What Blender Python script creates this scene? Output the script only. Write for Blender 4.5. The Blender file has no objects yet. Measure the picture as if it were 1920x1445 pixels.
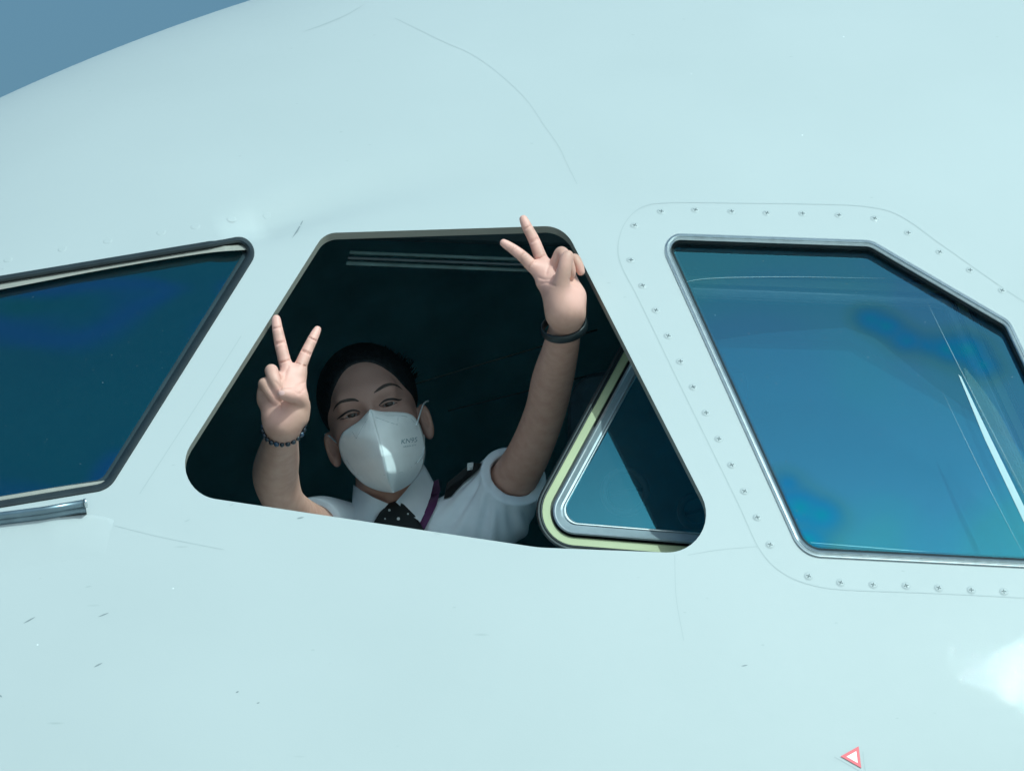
import bpy, bmesh, math, random
import numpy as np
from mathutils import Vector, Matrix
from mathutils.geometry import delaunay_2d_cdt

random.seed(7); np.random.seed(7)
R = math.radians
sc = bpy.context.scene
COL = sc.collection

# ------------------------------------------------------------------ camera, sky, sun, exposure
D0 = 14.0                     # metres from the lens to the open window
FRAME_W = 1.594               # metres across the frame at that distance
PITCH = R(8)
TGT = np.array([0.0, 0.0, 4.3])
CR = np.array([1.0, 0, 0]); CF = np.array([0, math.cos(PITCH), math.sin(PITCH)]); CU = np.array([0, -math.sin(PITCH), math.cos(PITCH)])
CAM = TGT - D0 * CF
PW, PH = 1920.0, 1445.0
KP = FRAME_W / PW             # metres per photograph pixel at D0
cd = bpy.data.cameras.new('camera'); cam = bpy.data.objects.new('camera', cd); COL.objects.link(cam)
cd.sensor_width = 36.0; cd.sensor_fit = 'HORIZONTAL'; cd.lens = 36.0 * D0 / FRAME_W
cd.clip_start = 0.1; cd.clip_end = 20000
cam.location = CAM
cam.rotation_euler = (math.pi / 2 + PITCH, 0, 0)
sc.camera = cam

SUN_EL, SUN_AZ = R(54), R(42)       # azimuth measured from the camera's side towards the right
sun_vec = Vector((math.cos(SUN_EL) * math.sin(SUN_AZ), -math.cos(SUN_EL) * math.cos(SUN_AZ), math.sin(SUN_EL)))
w = bpy.data.worlds.new('World'); sc.world = w; w.use_nodes = True
nt = w.node_tree; bg = nt.nodes['Background']
sky = nt.nodes.new('ShaderNodeTexSky'); sky.sky_type = 'NISHITA'; sky.sun_disc = False
sky.sun_elevation = SUN_EL; sky.sun_rotation = math.atan2(sun_vec.x, sun_vec.y)
sky.air_density = 1.0; sky.dust_density = 6.0; sky.ozone_density = 2.6
nt.links.new(sky.outputs[0], bg.inputs[0]); bg.inputs[1].default_value = 0.108
sl = bpy.data.lights.new('sun', 'SUN'); sl.energy = 2.4; sl.angle = R(0.53); sl.color = (1.0, 0.965, 0.91)
so = bpy.data.objects.new('sun', sl); COL.objects.link(so)
so.rotation_euler = (-sun_vec).to_track_quat('-Z', 'Y').to_euler()
so.location = (8, -8, 20)
vs = sc.view_settings
sc.display_settings.display_device = 'sRGB'
vs.view_transform = 'Standard'; vs.look = 'None'; vs.exposure = 0.08; vs.gamma = 1.0; vs.use_curve_mapping = False
vs.use_white_balance = True; vs.white_balance_temperature = 5180; vs.white_balance_tint = -20

# ------------------------------------------------------------------ helpers: pixels of the photograph <-> places
def unp(px, py, d=0.0):
    """point at depth D0+d on the line of sight through a photograph pixel"""
    px = np.asarray(px, float); py = np.asarray(py, float); d = np.asarray(d, float)
    D = D0 + d; k = KP / D0 * D
    return CAM + D[..., None] * CF + ((px - PW / 2) * k)[..., None] * CR + ((PH / 2 - py) * k)[..., None] * CU
def proj(P):
    v = np.asarray(P) - CAM
    D = v @ CF
    return np.stack([(v @ CR) / D * D0 / KP + PW / 2, PH / 2 - (v @ CU) / D * D0 / KP], -1)

# ------------------------------------------------------------------ helpers: materials
def mat(name, col, rough=0.5, metal=0.0, spec=0.5, **kw):
    m = bpy.data.materials.new(name); m.use_nodes = True
    b = m.node_tree.nodes['Principled BSDF']
    b.inputs['Base Color'].default_value = (*col, 1); b.inputs['Roughness'].default_value = rough
    b.inputs['Metallic'].default_value = metal; b.inputs['Specular IOR Level'].default_value = spec
    for k, v in kw.items(): b.inputs[k.replace('_', ' ')].default_value = v
    return m
def N(m, t): return m.node_tree.nodes.new(t)
def L(m, a, b): m.node_tree.links.new(a, b)
def vary(m, col, amount=0.12, scale=60, rough=None, bump=0.0, bscale=200, bdist=0.001):
    """multiply the colour by soft noise, roughen, bump"""
    b = m.node_tree.nodes['Principled BSDF']
    tc = N(m, 'ShaderNodeTexCoord'); n = N(m, 'ShaderNodeTexNoise'); n.inputs['Scale'].default_value = scale; n.inputs['Detail'].default_value = 5
    L(m, tc.outputs['Object'], n.inputs['Vector'])
    r = N(m, 'ShaderNodeValToRGB'); r.color_ramp.elements[0].position = 0.3; r.color_ramp.elements[1].position = 0.7
    r.color_ramp.elements[0].color = (*[c * (1 - amount) for c in col], 1); r.color_ramp.elements[1].color = (*[min(1, c * (1 + amount * .6)) for c in col], 1)
    L(m, n.outputs['Fac'], r.inputs[0]); L(m, r.outputs[0], b.inputs['Base Color'])
    if bump:
        n2 = N(m, 'ShaderNodeTexNoise'); n2.inputs['Scale'].default_value = bscale; n2.inputs['Detail'].default_value = 4
        L(m, tc.outputs['Object'], n2.inputs['Vector'])
        bp = N(m, 'ShaderNodeBump'); bp.inputs['Strength'].default_value = bump; bp.inputs['Distance'].default_value = bdist
        L(m, n2.outputs['Fac'], bp.inputs['Height']); L(m, bp.outputs[0], b.inputs['Normal'])
    return m

# white aircraft paint: coat gloss, faint mottling, sparse dark scuffs and bright chips
def make_paint():
    m = mat('white_paint', (0.78, 0.80, 0.80), 0.5, 0, 0.12)
    nt = m.node_tree; b = nt.nodes['Principled BSDF']
    b.inputs['Coat Weight'].default_value = 0.16; b.inputs['Coat Roughness'].default_value = 0.022
    tc = N(m, 'ShaderNodeTexCoord')
    n = N(m, 'ShaderNodeTexNoise'); n.inputs['Scale'].default_value = 2.2; n.inputs['Detail'].default_value = 6
    L(m, tc.outputs['Object'], n.inputs['Vector'])
    r = N(m, 'ShaderNodeValToRGB'); r.color_ramp.elements[0].position = .3; r.color_ramp.elements[1].position = .7
    r.color_ramp.elements[0].color = (.462, .478, .480, 1); r.color_ramp.elements[1].color = (.488, .502, .504, 1)
    L(m, n.outputs['Fac'], r.inputs[0])
    def flecks(scale, stretch, rot, lo, hi, seed):
        mp = N(m, 'ShaderNodeMapping'); mp.inputs['Scale'].default_value = stretch; mp.inputs['Rotation'].default_value = rot; mp.inputs['Location'].default_value = (seed, seed * .7, 0)
        L(m, tc.outputs['Object'], mp.inputs['Vector'])
        v = N(m, 'ShaderNodeTexVoronoi'); v.inputs['Scale'].default_value = scale; v.inputs['Randomness'].default_value = 1
        L(m, mp.outputs[0], v.inputs['Vector'])
        a = N(m, 'ShaderNodeMapRange'); a.inputs[1].default_value = lo; a.inputs[2].default_value = hi; a.inputs[3].default_value = 1; a.inputs[4].default_value = 0
        L(m, v.outputs['Distance'], a.inputs[0])
        # only some cells carry a mark
        sep = N(m, 'ShaderNodeSeparateColor'); L(m, v.outputs['Color'], sep.inputs[0])
        g = N(m, 'ShaderNodeMath'); g.operation = 'GREATER_THAN'; g.inputs[1].default_value = .62; L(m, sep.outputs[0], g.inputs[0])
        mu = N(m, 'ShaderNodeMath'); mu.operation = 'MULTIPLY'; L(m, a.outputs[0], mu.inputs[0]); L(m, g.outputs[0], mu.inputs[1])
        return mu.outputs[0]
    f1 = flecks(9, (.35, 1, 2.2), (0, R(24), 0), .012, .05, 3.1)
    f2 = flecks(26, (.6, 1, 1.6), (0, R(24), 0), .015, .06, 1.3)
    f3 = flecks(16, (1, 1, 1), (0, 0, 0), .01, .03, 5.7)
    def mix(base, fac_socket, amt, col):
        k = N(m, 'ShaderNodeMath'); k.operation = 'MULTIPLY'; k.inputs[1].default_value = amt; L(m, fac_socket, k.inputs[0])
        x = N(m, 'ShaderNodeMix'); x.data_type = 'RGBA'; L(m, k.outputs[0], x.inputs[0]); L(m, base, x.inputs[6]); x.inputs[7].default_value = (*col, 1)
        return x.outputs[2]
    c = mix(r.outputs[0], f1, .30, (.22, .24, .24)); c = mix(c, f2, .26, (.2, .22, .22)); c = mix(c, f3, .8, (.85, .85, .85))
    L(m, c, b.inputs['Base Color'])
    # gloss breaks up a little
    n2 = N(m, 'ShaderNodeTexNoise'); n2.inputs['Scale'].default_value = 90; n2.inputs['Detail'].default_value = 6; L(m, tc.outputs['Object'], n2.inputs['Vector'])
    mr = N(m, 'ShaderNodeMapRange'); mr.inputs[3].default_value = .42; mr.inputs[4].default_value = .58; L(m, n2.outputs['Fac'], mr.inputs[0]); L(m, mr.outputs[0], b.inputs['Roughness'])
    n3 = N(m, 'ShaderNodeTexNoise'); n3.inputs['Scale'].default_value = 420; n3.inputs['Detail'].default_value = 3; L(m, tc.outputs['Object'], n3.inputs['Vector'])
    n4 = N(m, 'ShaderNodeTexNoise'); n4.inputs['Scale'].default_value = 5; n4.inputs['Detail'].default_value = 2; L(m, tc.outputs['Object'], n4.inputs['Vector'])
    bp = N(m, 'ShaderNodeBump'); bp.inputs['Strength'].default_value = .15; bp.inputs['Distance'].default_value = .0006; L(m, n3.outputs['Fac'], bp.inputs['Height'])
    bp2 = N(m, 'ShaderNodeBump'); bp2.inputs['Strength'].default_value = .07; bp2.inputs['Distance'].default_value = .004; L(m, n4.outputs['Fac'], bp2.inputs['Height']); L(m, bp2.outputs[0], bp.inputs['Normal'])
    L(m, bp.outputs[0], b.inputs['Normal']); L(m, bp.outputs[0], b.inputs['Coat Normal'])
    return m
PAINT = make_paint()
LINING = vary(mat('cockpit_lining', (.34, .56, .62), .8), (.34, .56, .62), .2, 8)
RIM = mat('opening_edge', (.25, .24, .205), .5)
RUBBER = vary(mat('black_rubber', (.022, .028, .031), .5), (.022, .028, .031), .25, 30)
PRIMER = vary(mat('yellow_green_primer', (.42, .44, .25), .5), (.42, .44, .25), .08, 12)
ALU = vary(mat('brushed_metal', (.62, .65, .66), .32, .85), (.62, .65, .66), .1, 80, bump=.05)
GREYMETAL = vary(mat('grey_bezel', (.33, .37, .40), .38, .25), (.33, .37, .40), .1, 40)
TAN = vary(mat('sealant_strip', (.34, .32, .28), .6), (.34, .32, .28), .08, 50)
SEAM = mat('seam_gap', (.40, .42, .425), .6)
SEAMD = mat('scratch_dark', (.24, .26, .27), .6)
DARKGREY = vary(mat('dark_grey_plastic', (.035, .05, .056), .5), (.035, .05, .056), .2, 20)
STEEL = mat('screw_head', (.62, .66, .66), .35, .35)
SLOT = mat('screw_slot', (.13, .15, .155), .6)

def make_glass(name, refl, refl_col, trans_col, patches, dust=.35):
    """coated cockpit glass: a tinted mirror layer over a tinted clear body; the coating's thickness bands show as colour"""
    m = bpy.data.materials.new(name); m.use_nodes = True; nt = m.node_tree
    for n in list(nt.nodes): nt.nodes.remove(n)
    out = N(m, 'ShaderNodeOutputMaterial')
    tr = N(m, 'ShaderNodeBsdfTransparent'); tr.inputs[0].default_value = (*trans_col, 1)
    gl = N(m, 'ShaderNodeBsdfGlossy'); gl.inputs['Roughness'].default_value = .04
    tc = N(m, 'ShaderNodeTexCoord')
    n = N(m, 'ShaderNodeTexNoise'); n.inputs['Scale'].default_value = patches[0]; n.inputs['Detail'].default_value = 1.2; n.inputs['Distortion'].default_value = .6
    mp = N(m, 'ShaderNodeMapping'); mp.inputs['Location'].default_value = patches[1]; L(m, tc.outputs['Object'], mp.inputs[0]); L(m, mp.outputs[0], n.inputs['Vector'])
    r = N(m, 'ShaderNodeValToRGB'); r.color_ramp.interpolation = 'EASE'
    el = r.color_ramp.elements
    while len(el) < len(patches[2]): el.new(.5)
    for e, (p, c) in zip(el, patches[2]): e.position = p; e.color = (*[a * q for a, q in zip(c, refl_col)], 1)
    L(m, n.outputs['Fac'], r.inputs[0]); L(m, r.outputs[0], gl.inputs['Color'])
    mx = N(m, 'ShaderNodeMixShader'); mx.inputs[0].default_value = refl
    L(m, tr.outputs[0], mx.inputs[1]); L(m, gl.outputs[0], mx.inputs[2])
    # dust specks on the outside
    v = N(m, 'ShaderNodeTexVoronoi'); v.inputs['Scale'].default_value = 75; L(m, tc.outputs['Object'], v.inputs['Vector'])
    a = N(m, 'ShaderNodeMapRange'); a.inputs[1].default_value = .03; a.inputs[2].default_value = .10; a.inputs[3].default_value = dust; a.inputs[4].default_value = 0
    L(m, v.outputs['Distance'], a.inputs[0])
    sp = N(m, 'ShaderNodeSeparateColor'); L(m, v.outputs['Color'], sp.inputs[0])
    pw = N(m, 'ShaderNodeMath'); pw.operation = 'POWER'; pw.inputs[1].default_value = 3; L(m, sp.outputs[0], pw.inputs[0])
    mu = N(m, 'ShaderNodeMath'); mu.operation = 'MULTIPLY'; L(m, a.outputs[0], mu.inputs[0]); L(m, pw.outputs[0], mu.inputs[1])
    ad = N(m, 'ShaderNodeMath'); ad.operation = 'ADD'; ad.inputs[1].default_value = .018; L(m, mu.outputs[0], ad.inputs[0])
    df = N(m, 'ShaderNodeBsdfDiffuse'); df.inputs[0].default_value = (.5, .56, .58, 1)
    m2 = N(m, 'ShaderNodeMixShader'); L(m, ad.outputs[0], m2.inputs[0]); L(m, mx.outputs[0], m2.inputs[1]); L(m, df.outputs[0], m2.inputs[2])
    L(m, m2.outputs[0], out.inputs[0])
    return m
GLASS_WS = make_glass('coated_windshield_glass', .40, (.030, .42, .52), (.72, .84, .88),
    (3.0, (.2, 3.1, .7), [(.25, (1, .8, .8)), (.42, (1, 1, 1)), (.54, (.8, .95, 1)), (.64, (.6, .8, 1.5)), (.74, (.5, 1.1, .8))]), .3)
GLASS_INNER = make_glass('inner_glass', .13, (.16, .46, .62), (.82, .9, .92), (2.0, (.2, .1, .7), [(.3, (1, 1, 1)), (.5, (.95, 1, 1)), (.7, (.9, 1, 1.1))]), .0)
GLASS_SLIDE = make_glass('coated_sliding_glass', .30, (.18, .5, .68), (.70, .82, .86),
    (2.0, (.2, .1, .7), [(.3, (1, 1, 1)), (.5, (.95, 1, 1)), (.7, (.9, 1, 1.1))]), .25)

# ------------------------------------------------------------------ helpers: objects
def link(name, data, parent=None, label=None):
    o = bpy.data.objects.new(name, data); COL.objects.link(o)
    if parent is not None: o.parent = parent
    if label: o['label'] = label
    return o
def mesh_obj(name, verts, faces, m, parent=None, smooth=True, label=None, mats=None, midx=None):
    me = bpy.data.meshes.new(name); me.from_pydata([tuple(v) for v in verts], [], [tuple(f) for f in faces])
    for mm in (mats or [m]): me.materials.append(mm)
    if midx is not None: me.polygons.foreach_set('material_index', midx)
    if smooth: me.polygons.foreach_set('use_smooth', [True] * len(me.polygons))
    me.update()
    return link(name, me, parent, label)
def empty(name, loc=(0, 0, 0), parent=None, label=None, cat=None):
    o = bpy.data.objects.new(name, None); COL.objects.link(o); o.location = loc; o.empty_display_size = .1
    if parent is not None: o.parent = parent
    if label: o['label'] = label
    if cat: o['category'] = cat
    return o
def rpoly(pts, rad, inset=0.0, step=6.0):
    """rounded polygon outline (photograph pixels, y down), optionally inset; same point count for every inset"""
    P = [np.array(p, float) for p in pts]; n = len(P)
    area = sum(P[i][0] * P[(i + 1) % n][1] - P[(i + 1) % n][0] * P[i][1] for i in range(n))
    sg = 1 if area > 0 else -1
    if inset:
        ls = []
        for i in range(n):
            a, b = P[i], P[(i + 1) % n]; t = (b - a) / np.linalg.norm(b - a); nn = np.array([-t[1], t[0]]) * sg
            ls.append((a + nn * inset, t))
        Q = []
        for i in range(n):
            (a, t), (b, u) = ls[i - 1], ls[i]
            M = np.array([t, -u]).T; k = np.linalg.solve(M, b - a); Q.append(a + t * k[0])
        P2 = Q
    else: P2 = P
    out = []
    for i in range(n):
        p = P2[i]; t0 = P2[i - 1] - p; t0 /= np.linalg.norm(t0); t1 = P2[(i + 1) % n] - p; t1 /= np.linalg.norm(t1)
        ang = math.acos(max(-1, min(1, float(t0 @ t1)))); r = max(rad[i] - inset, .36 * rad[i])
        o0 = P[i - 1] - P[i]; o1 = P[(i + 1) % n] - P[i]
        tl = r / math.tan(ang / 2)
        c = p + (t0 + t1) / np.linalg.norm(t0 + t1) * (r / math.sin(ang / 2))
        a0 = p + t0 * tl - c; a1 = p + t1 * tl - c
        th0 = math.atan2(a0[1], a0[0]); th1 = math.atan2(a1[1], a1[0]); dt = (th1 - th0 + math.pi) % (2 * math.pi) - math.pi
        na = 12
        for k in range(na + 1):
            th = th0 + dt * k / na; out.append(c + r * np.array([math.cos(th), math.sin(th)]))
        # straight run to the next corner
        q = P2[(i + 1) % n]
    # densify straight runs evenly (fixed count per run)
    res = []; na = 13
    for i in range(n):
        seg = out[i * na:(i + 1) * na]; res += seg
        a, b = seg[-1], out[((i + 1) % n) * na]
        ns = RUN.get((len(pts), i), 14)
        for k in range(1, ns): res.append(a + (b - a) * k / ns)
    return np.array(res)
RUN = {}
def inpoly(p, poly):
    x, y = p[:, 0], p[:, 1]; c = np.zeros(len(p), bool); n = len(poly)
    for i in range(n):
        x0, y0 = poly[i]; x1, y1 = poly[(i + 1) % n]
        if y0 == y1: continue
        k = ((y0 > y) != (y1 > y)) & (x < (x1 - x0) * (y - y0) / (y1 - y0) + x0); c ^= k
    return c
def smooth_line(pts, n=40):
    """Catmull-Rom through points"""
    P = np.array(pts, float); P = np.vstack([2 * P[0] - P[1], P, 2 * P[-1] - P[-2]]); out = []
    m = len(P) - 3
    for i in range(m):
        k = max(2, n // m)
        for t in np.linspace(0, 1, k, endpoint=(i == m - 1)):
            p0, p1, p2, p3 = P[i:i + 4]
            out.append(.5 * (2 * p1 + (p2 - p0) * t + (2 * p0 - 5 * p1 + 4 * p2 - p3) * t * t + (3 * p1 - p0 - 3 * p2 + p3) * t ** 3))
    return np.array(out)
def fill2d(outline, step):
    """triangulate the inside of an outline with an inner grid; the outline's points come first"""
    o = np.asarray(outline, float); lo, hi = o.min(0), o.max(0)
    gx, gy = np.meshgrid(np.arange(lo[0], hi[0], step), np.arange(lo[1], hi[1], step)); g = np.stack([gx.ravel(), gy.ravel()], 1)
    g = g[inpoly(g, o)]
    if len(g): g = g[np.min(np.linalg.norm(g[:, None] - o[None], axis=2), 1) > step * .45]
    P = np.vstack([o, g]); n = len(o)
    v, e, f, ov, oe, of = delaunay_2d_cdt([Vector(p) for p in P], [(i, (i + 1) % n) for i in range(n)], [], 1, 1e-6)
    return np.array([tuple(a) for a in v]), [list(a) for a in f]
def tube(path, rad, seg=10, caps=True):
    P = np.asarray(path, float); n = len(P); rad = np.broadcast_to(np.asarray(rad, float), (n,))
    T = np.gradient(P, axis=0); T /= np.linalg.norm(T, axis=1)[:, None]
    ref = np.array([0.13, .37, .92]); V = []; F = []
    u = np.cross(T[0], ref); u /= np.linalg.norm(u)
    for i in range(n):
        u = u - T[i] * (u @ T[i]); u /= np.linalg.norm(u); vv = np.cross(T[i], u)
        for k in range(seg):
            a = 2 * math.pi * k / seg; V.append(P[i] + rad[i] * (math.cos(a) * u + math.sin(a) * vv))
    for i in range(n - 1):
        for k in range(seg):
            F.append((i * seg + k, i * seg + (k + 1) % seg, (i + 1) * seg + (k + 1) % seg, (i + 1) * seg + k))
    if caps: F.append(tuple(range(seg))[::-1]); F.append(tuple((n - 1) * seg + k for k in range(seg)))
    return V, F

# ------------------------------------------------------------------ the fuselage surface
PHI = R(20)                                   # the nose points to the left and towards the camera
AX = np.array([math.cos(PHI), math.sin(PHI), 0]); OUT = np.array([math.sin(PHI), -math.cos(PHI), 0]); UPZ = np.array([0, 0, 1.0])
def section(s):
    t = np.clip(s, 0.0005, 5.2) / 5.2
    W = 1.98 * (1 - (1 - t) ** 2.25) ** .56
    H = 2.20 * (1 - (1 - t) ** 3.2) ** 1.4
    B = 1.95 * (1 - (1 - t) ** 2.2) ** .6
    return W, H, B
def raw(s, th):
    W, H, B = section(s)
    c, sn = np.cos(th), np.sin(th)
    up = sn >= 0; n_ = 2 / 1.55      # flat slanting flanks above the widest line, round below
    q = W * np.where(up, np.sign(c) * np.abs(c) ** n_, c); z = np.where(up, H * np.abs(sn) ** n_, B * sn)
    P = ORG + s[..., None] * AX + q[..., None] * OUT + z[..., None] * UPZ
    # shallow brow crease above the windows, deepest at the post, and a slight crown break ahead of it
    tb = np.interp(s, [2.374, 2.486, 2.616, 2.683, 2.806, 2.913, 3.095], [.9383, .9408, .940, .9358, .921, .9094, .8882])
    dep = BROW_D * np.exp(-((th - tb - .016) / (.022 + .03 * np.clip(s - 2.45, 0, 1))) ** 2) * np.clip((s - 2.36) / .06, 0, 1) * np.clip((3.0 - s) / .55, 0, 1) ** 1.3
    rd = (P - ORG - s[..., None] * AX); rd = rd / np.maximum(np.linalg.norm(rd, axis=-1), 1e-6)[..., None]
    return P - rd * dep[..., None]
ORG = np.zeros(3); BROW_D = .0190
_s0, _t0 = np.array([2.70]), np.array([R(40)])
ORG = TGT - raw(_s0, _t0)[0]
def normal(s, th):
    e = 1e-3
    a = raw(s + e, th) - raw(s - e, th); b = raw(s, th + e) - raw(s, th - e)
    n = np.cross(a, b); n /= np.linalg.norm(n, axis=-1)[..., None]
    # outward: away from the axis
    c = raw(s, th) - (ORG + s[..., None] * AX)
    return n * np.sign((n * c).sum(-1))[..., None]
def S(s, th, off=0.0):
    return raw(s, th) + normal(s, th) * np.asarray(off)[..., None]
_gs, _gt = np.meshgrid(np.linspace(.3, 5.5, 110), np.linspace(-1.0, 1.75, 110)); _gs = _gs.ravel(); _gt = _gt.ravel()
_gp = raw(_gs, _gt); _gn = normal(_gs, _gt); _vis = ((CAM - _gp) * _gn).sum(1) > .05
_gs, _gt, _gpx = _gs[_vis], _gt[_vis], proj(_gp[_vis])
def to_st(px, off=0.0):
    """skin coordinates (s, theta) under photograph pixels, on the skin moved along its normal by off"""
    px = np.atleast_2d(np.asarray(px, float)); off = np.broadcast_to(np.asarray(off, float), (len(px),))
    idx = [int(np.argmin(((_gpx - p) ** 2).sum(1))) for p in px]
    s, t = _gs[idx].copy(), _gt[idx].copy(); e = 1e-4
    for _ in range(9):
        f = proj(S(s, t, off)) - px
        fs = (proj(S(s + e, t, off)) - proj(S(s - e, t, off))) / (2 * e); ft = (proj(S(s, t + e, off)) - proj(S(s, t - e, off))) / (2 * e)
        det = fs[:, 0] * ft[:, 1] - fs[:, 1] * ft[:, 0]
        ds = (f[:, 0] * ft[:, 1] - f[:, 1] * ft[:, 0]) / det; dt = (fs[:, 0] * f[:, 1] - fs[:, 1] * f[:, 0]) / det
        s = s - np.clip(ds, -.15, .15); t = t - np.clip(dt, -.15, .15)
    return s, t
def skin(px, off=0.0):
    s, t = to_st(px, off); return S(s, t, np.broadcast_to(np.asarray(off, float), s.shape))

OPEN_P, OPEN_R = [(608, 437), (1057, 423), (1372, 1040), (1010, 1026), (303, 920)], [42, 58, 72, 260, 66]
WS_P, WS_R = [(507, 434), (204, 917), (-260, 994), (-260, 561)], [30, 48, 30, 30]
SW_P, SW_R = [(1229, 437), (1634, 451), (1893, 602), (2070, 975), (2060, 1070), (1503, 1042)], [30, 45, 36, 60, 60, 62]

air = empty('airplane', ORG + 2.6 * AX, label='white airliner nose with its cockpit side window slid open', cat='airplane')
air_inv = Matrix.Translation(air.location).inverted()
def part(o):            # parent keeping world coordinates
    o.parent = air; o.matrix_parent_inverse = air_inv; return o
def sub(o, p):
    o.parent = p; o.matrix_parent_inverse = (Matrix.Translation(air.location) if p is air else Matrix.Identity(4)); return o
def sub_empty(name, at, label=None):
    e = empty(name, (0, 0, 0), label=label); e.parent = air; e.matrix_parent_inverse = air_inv; return e

def build_skin():
    TS = 1.75
    holes = [rpoly(OPEN_P, OPEN_R), rpoly(WS_P, WS_R, 4), rpoly(SW_P, SW_R, 4)]
    hst = []
    for h in holes:
        s, t = to_st(h); hst.append(np.stack([s, t * TS], 1))
    sv = np.concatenate([np.linspace(.0, .9, 16)[:-1] ** 1.0 + .001, np.arange(.9, 4.3, .022), np.linspace(4.3, 9.5, 18)])
    tv = np.concatenate([np.linspace(-math.pi, -.55, 34)[:-1], np.arange(-.55, 1.85, .0125), np.linspace(1.85, math.pi, 20)])
    gs, gt = np.meshgrid(sv, tv); g = np.stack([gs.ravel(), gt.ravel() * TS], 1)
    keep = np.ones(len(g), bool)
    for h in hst:
        lo, hi = h.min(0) - .1, h.max(0) + .1
        bb = np.where(((g > lo) & (g < hi)).all(1))[0]
        d = np.min(np.linalg.norm(g[bb][:, None] - h[None], axis=2), 1)
        keep[bb[(d < .010) | inpoly(g[bb], h)]] = False
    g = g[keep]
    P = [g]; E = []; n = len(g)
    for h in hst:
        E += [(n + i, n + (i + 1) % len(h)) for i in range(len(h))]; P.append(h); n += len(h)
    P = np.vstack(P)
    v, e, f, *_ = delaunay_2d_cdt([Vector(p) for p in P], E, [], 0, 1e-7)
    v = np.array([tuple(a) for a in v]); F = np.array([list(a) for a in f if len(a) == 3])
    cen = v[F].mean(1); dead = np.zeros(len(F), bool)
    for h in hst:
        lo, hi = h.min(0), h.max(0); bb = np.where(((cen > lo) & (cen < hi)).all(1))[0]
        dead[bb[inpoly(cen[bb], h)]] = True
    F = F[~dead]
    s, t = v[:, 0], v[:, 1] / TS
    Po = S(s, t, np.zeros(len(s))); No = normal(s, t); Pi = Po - No * .013
    # orientation
    a = np.cross(Po[F[:, 1]] - Po[F[:, 0]], Po[F[:, 2]] - Po[F[:, 0]])
    flip = (a * No[F[:, 0]]).sum(1) < 0; F[flip] = F[flip][:, ::-1]
    nv = len(Po); Fi = F[:, ::-1] + nv; extra = []
    faces = [tuple(x) for x in F] + [tuple(x) for x in Fi]; mi = [0] * len(F) + [1] * len(Fi)
    # edges of the openings
    cnt = {}
    for tri in F:
        for i in range(3):
            cnt[(tri[i], tri[(i + 1) % 3])] = 1
    for (i, j) in list(cnt):
        if (j, i) not in cnt and .5 < s[i] < 5 and -.6 < t[i] < 1.9:
            k = 2 * nv + len(extra); extra += [Po[j], Po[i], Pi[i], Pi[j]]
            faces.append((k, k + 1, k + 2, k + 3)); mi.append(2)
    o = mesh_obj('fuselage', np.vstack([Po, Pi, np.array(extra)]), faces, None, None, True, 'gloss white riveted nose skin with faint scuffs', [PAINT, LINING, RIM], mi)
    me = o.data; nn = np.zeros((len(me.vertices), 3)); nn[:nv] = No; nn[nv:2 * nv] = -No
    me.normals_split_custom_set_from_vertices([tuple(a) for a in nn])      # zero keeps the automatic normal on the edges
    return part(o)
fus = build_skin()
# rear bulkhead closes the nose section far behind the frame
_a = np.linspace(0, 2 * math.pi, 64, endpoint=False); _W, _H, _B = section(np.array([9.5]))
part(mesh_obj('rear_bulkhead', [ORG + 9.49 * AX + _W[0] * math.cos(a) * OUT + (_H[0] if math.sin(a) > 0 else _B[0]) * math.sin(a) * UPZ for a in _a], [tuple(range(64))], LINING, smooth=False))

def loft(name, poly, rad, profile, m, parent, label=None, closed=True):
    """sweep a cross-section round a rounded outline; profile = [(inset px, height above the skin in m)]"""
    V = []; F = []
    for ins, off in profile:
        V.append(skin(rpoly(poly, rad, ins), off))
    n = len(V[0])
    for k in range(len(profile) - 1):
        for i in range(n):
            j = (i + 1) % n; F.append((k * n + i, k * n + j, (k + 1) * n + j, (k + 1) * n + i))
    o = mesh_obj(name, np.vstack(V), F, m, None, True, label)
    fix_normals(o); o.data.set_sharp_from_angle(angle=R(38)); return sub(o, parent)
def fix_normals(o):
    bm = bmesh.new(); bm.from_mesh(o.data); bmesh.ops.recalc_face_normals(bm, faces=bm.faces); bm.to_mesh(o.data); bm.free()
def sheet(name, outline_px, off, m, parent, step=30, label=None, thick=0.0, flat=0.0):
    v, f = fill2d(outline_px, step); P = skin(v, off)
    if thick:
        n = len(P); Q = skin(v, off - thick); no = len(outline_px)
        F = [tuple(a) for a in f] + [tuple(b + n for b in a[::-1]) for a in f] + [(i, (i + 1) % no, (i + 1) % no + n, i + n) for i in range(no)]
        o = mesh_obj(name, np.vstack([P, Q]), F, m, None, False, label); fix_normals(o)
    else: o = mesh_obj(name, P, f, m, None, True, label)
    if flat:        # ground glass: much flatter than the skin around it
        nn = normal(*to_st(v, off)); mn = nn[:len(outline_px)].mean(0); mn /= np.linalg.norm(mn); q = nn * (1 - flat) + mn * flat; q /= np.linalg.norm(q, axis=1)[:, None]
        a = np.array([o.data.polygons[0].normal[i] for i in range(3)]); 
        if a @ mn < 0: o.data.flip_normals()
        o.data.normals_split_custom_set_from_vertices([tuple(k) for k in q])
    return sub(o, parent)
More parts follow.
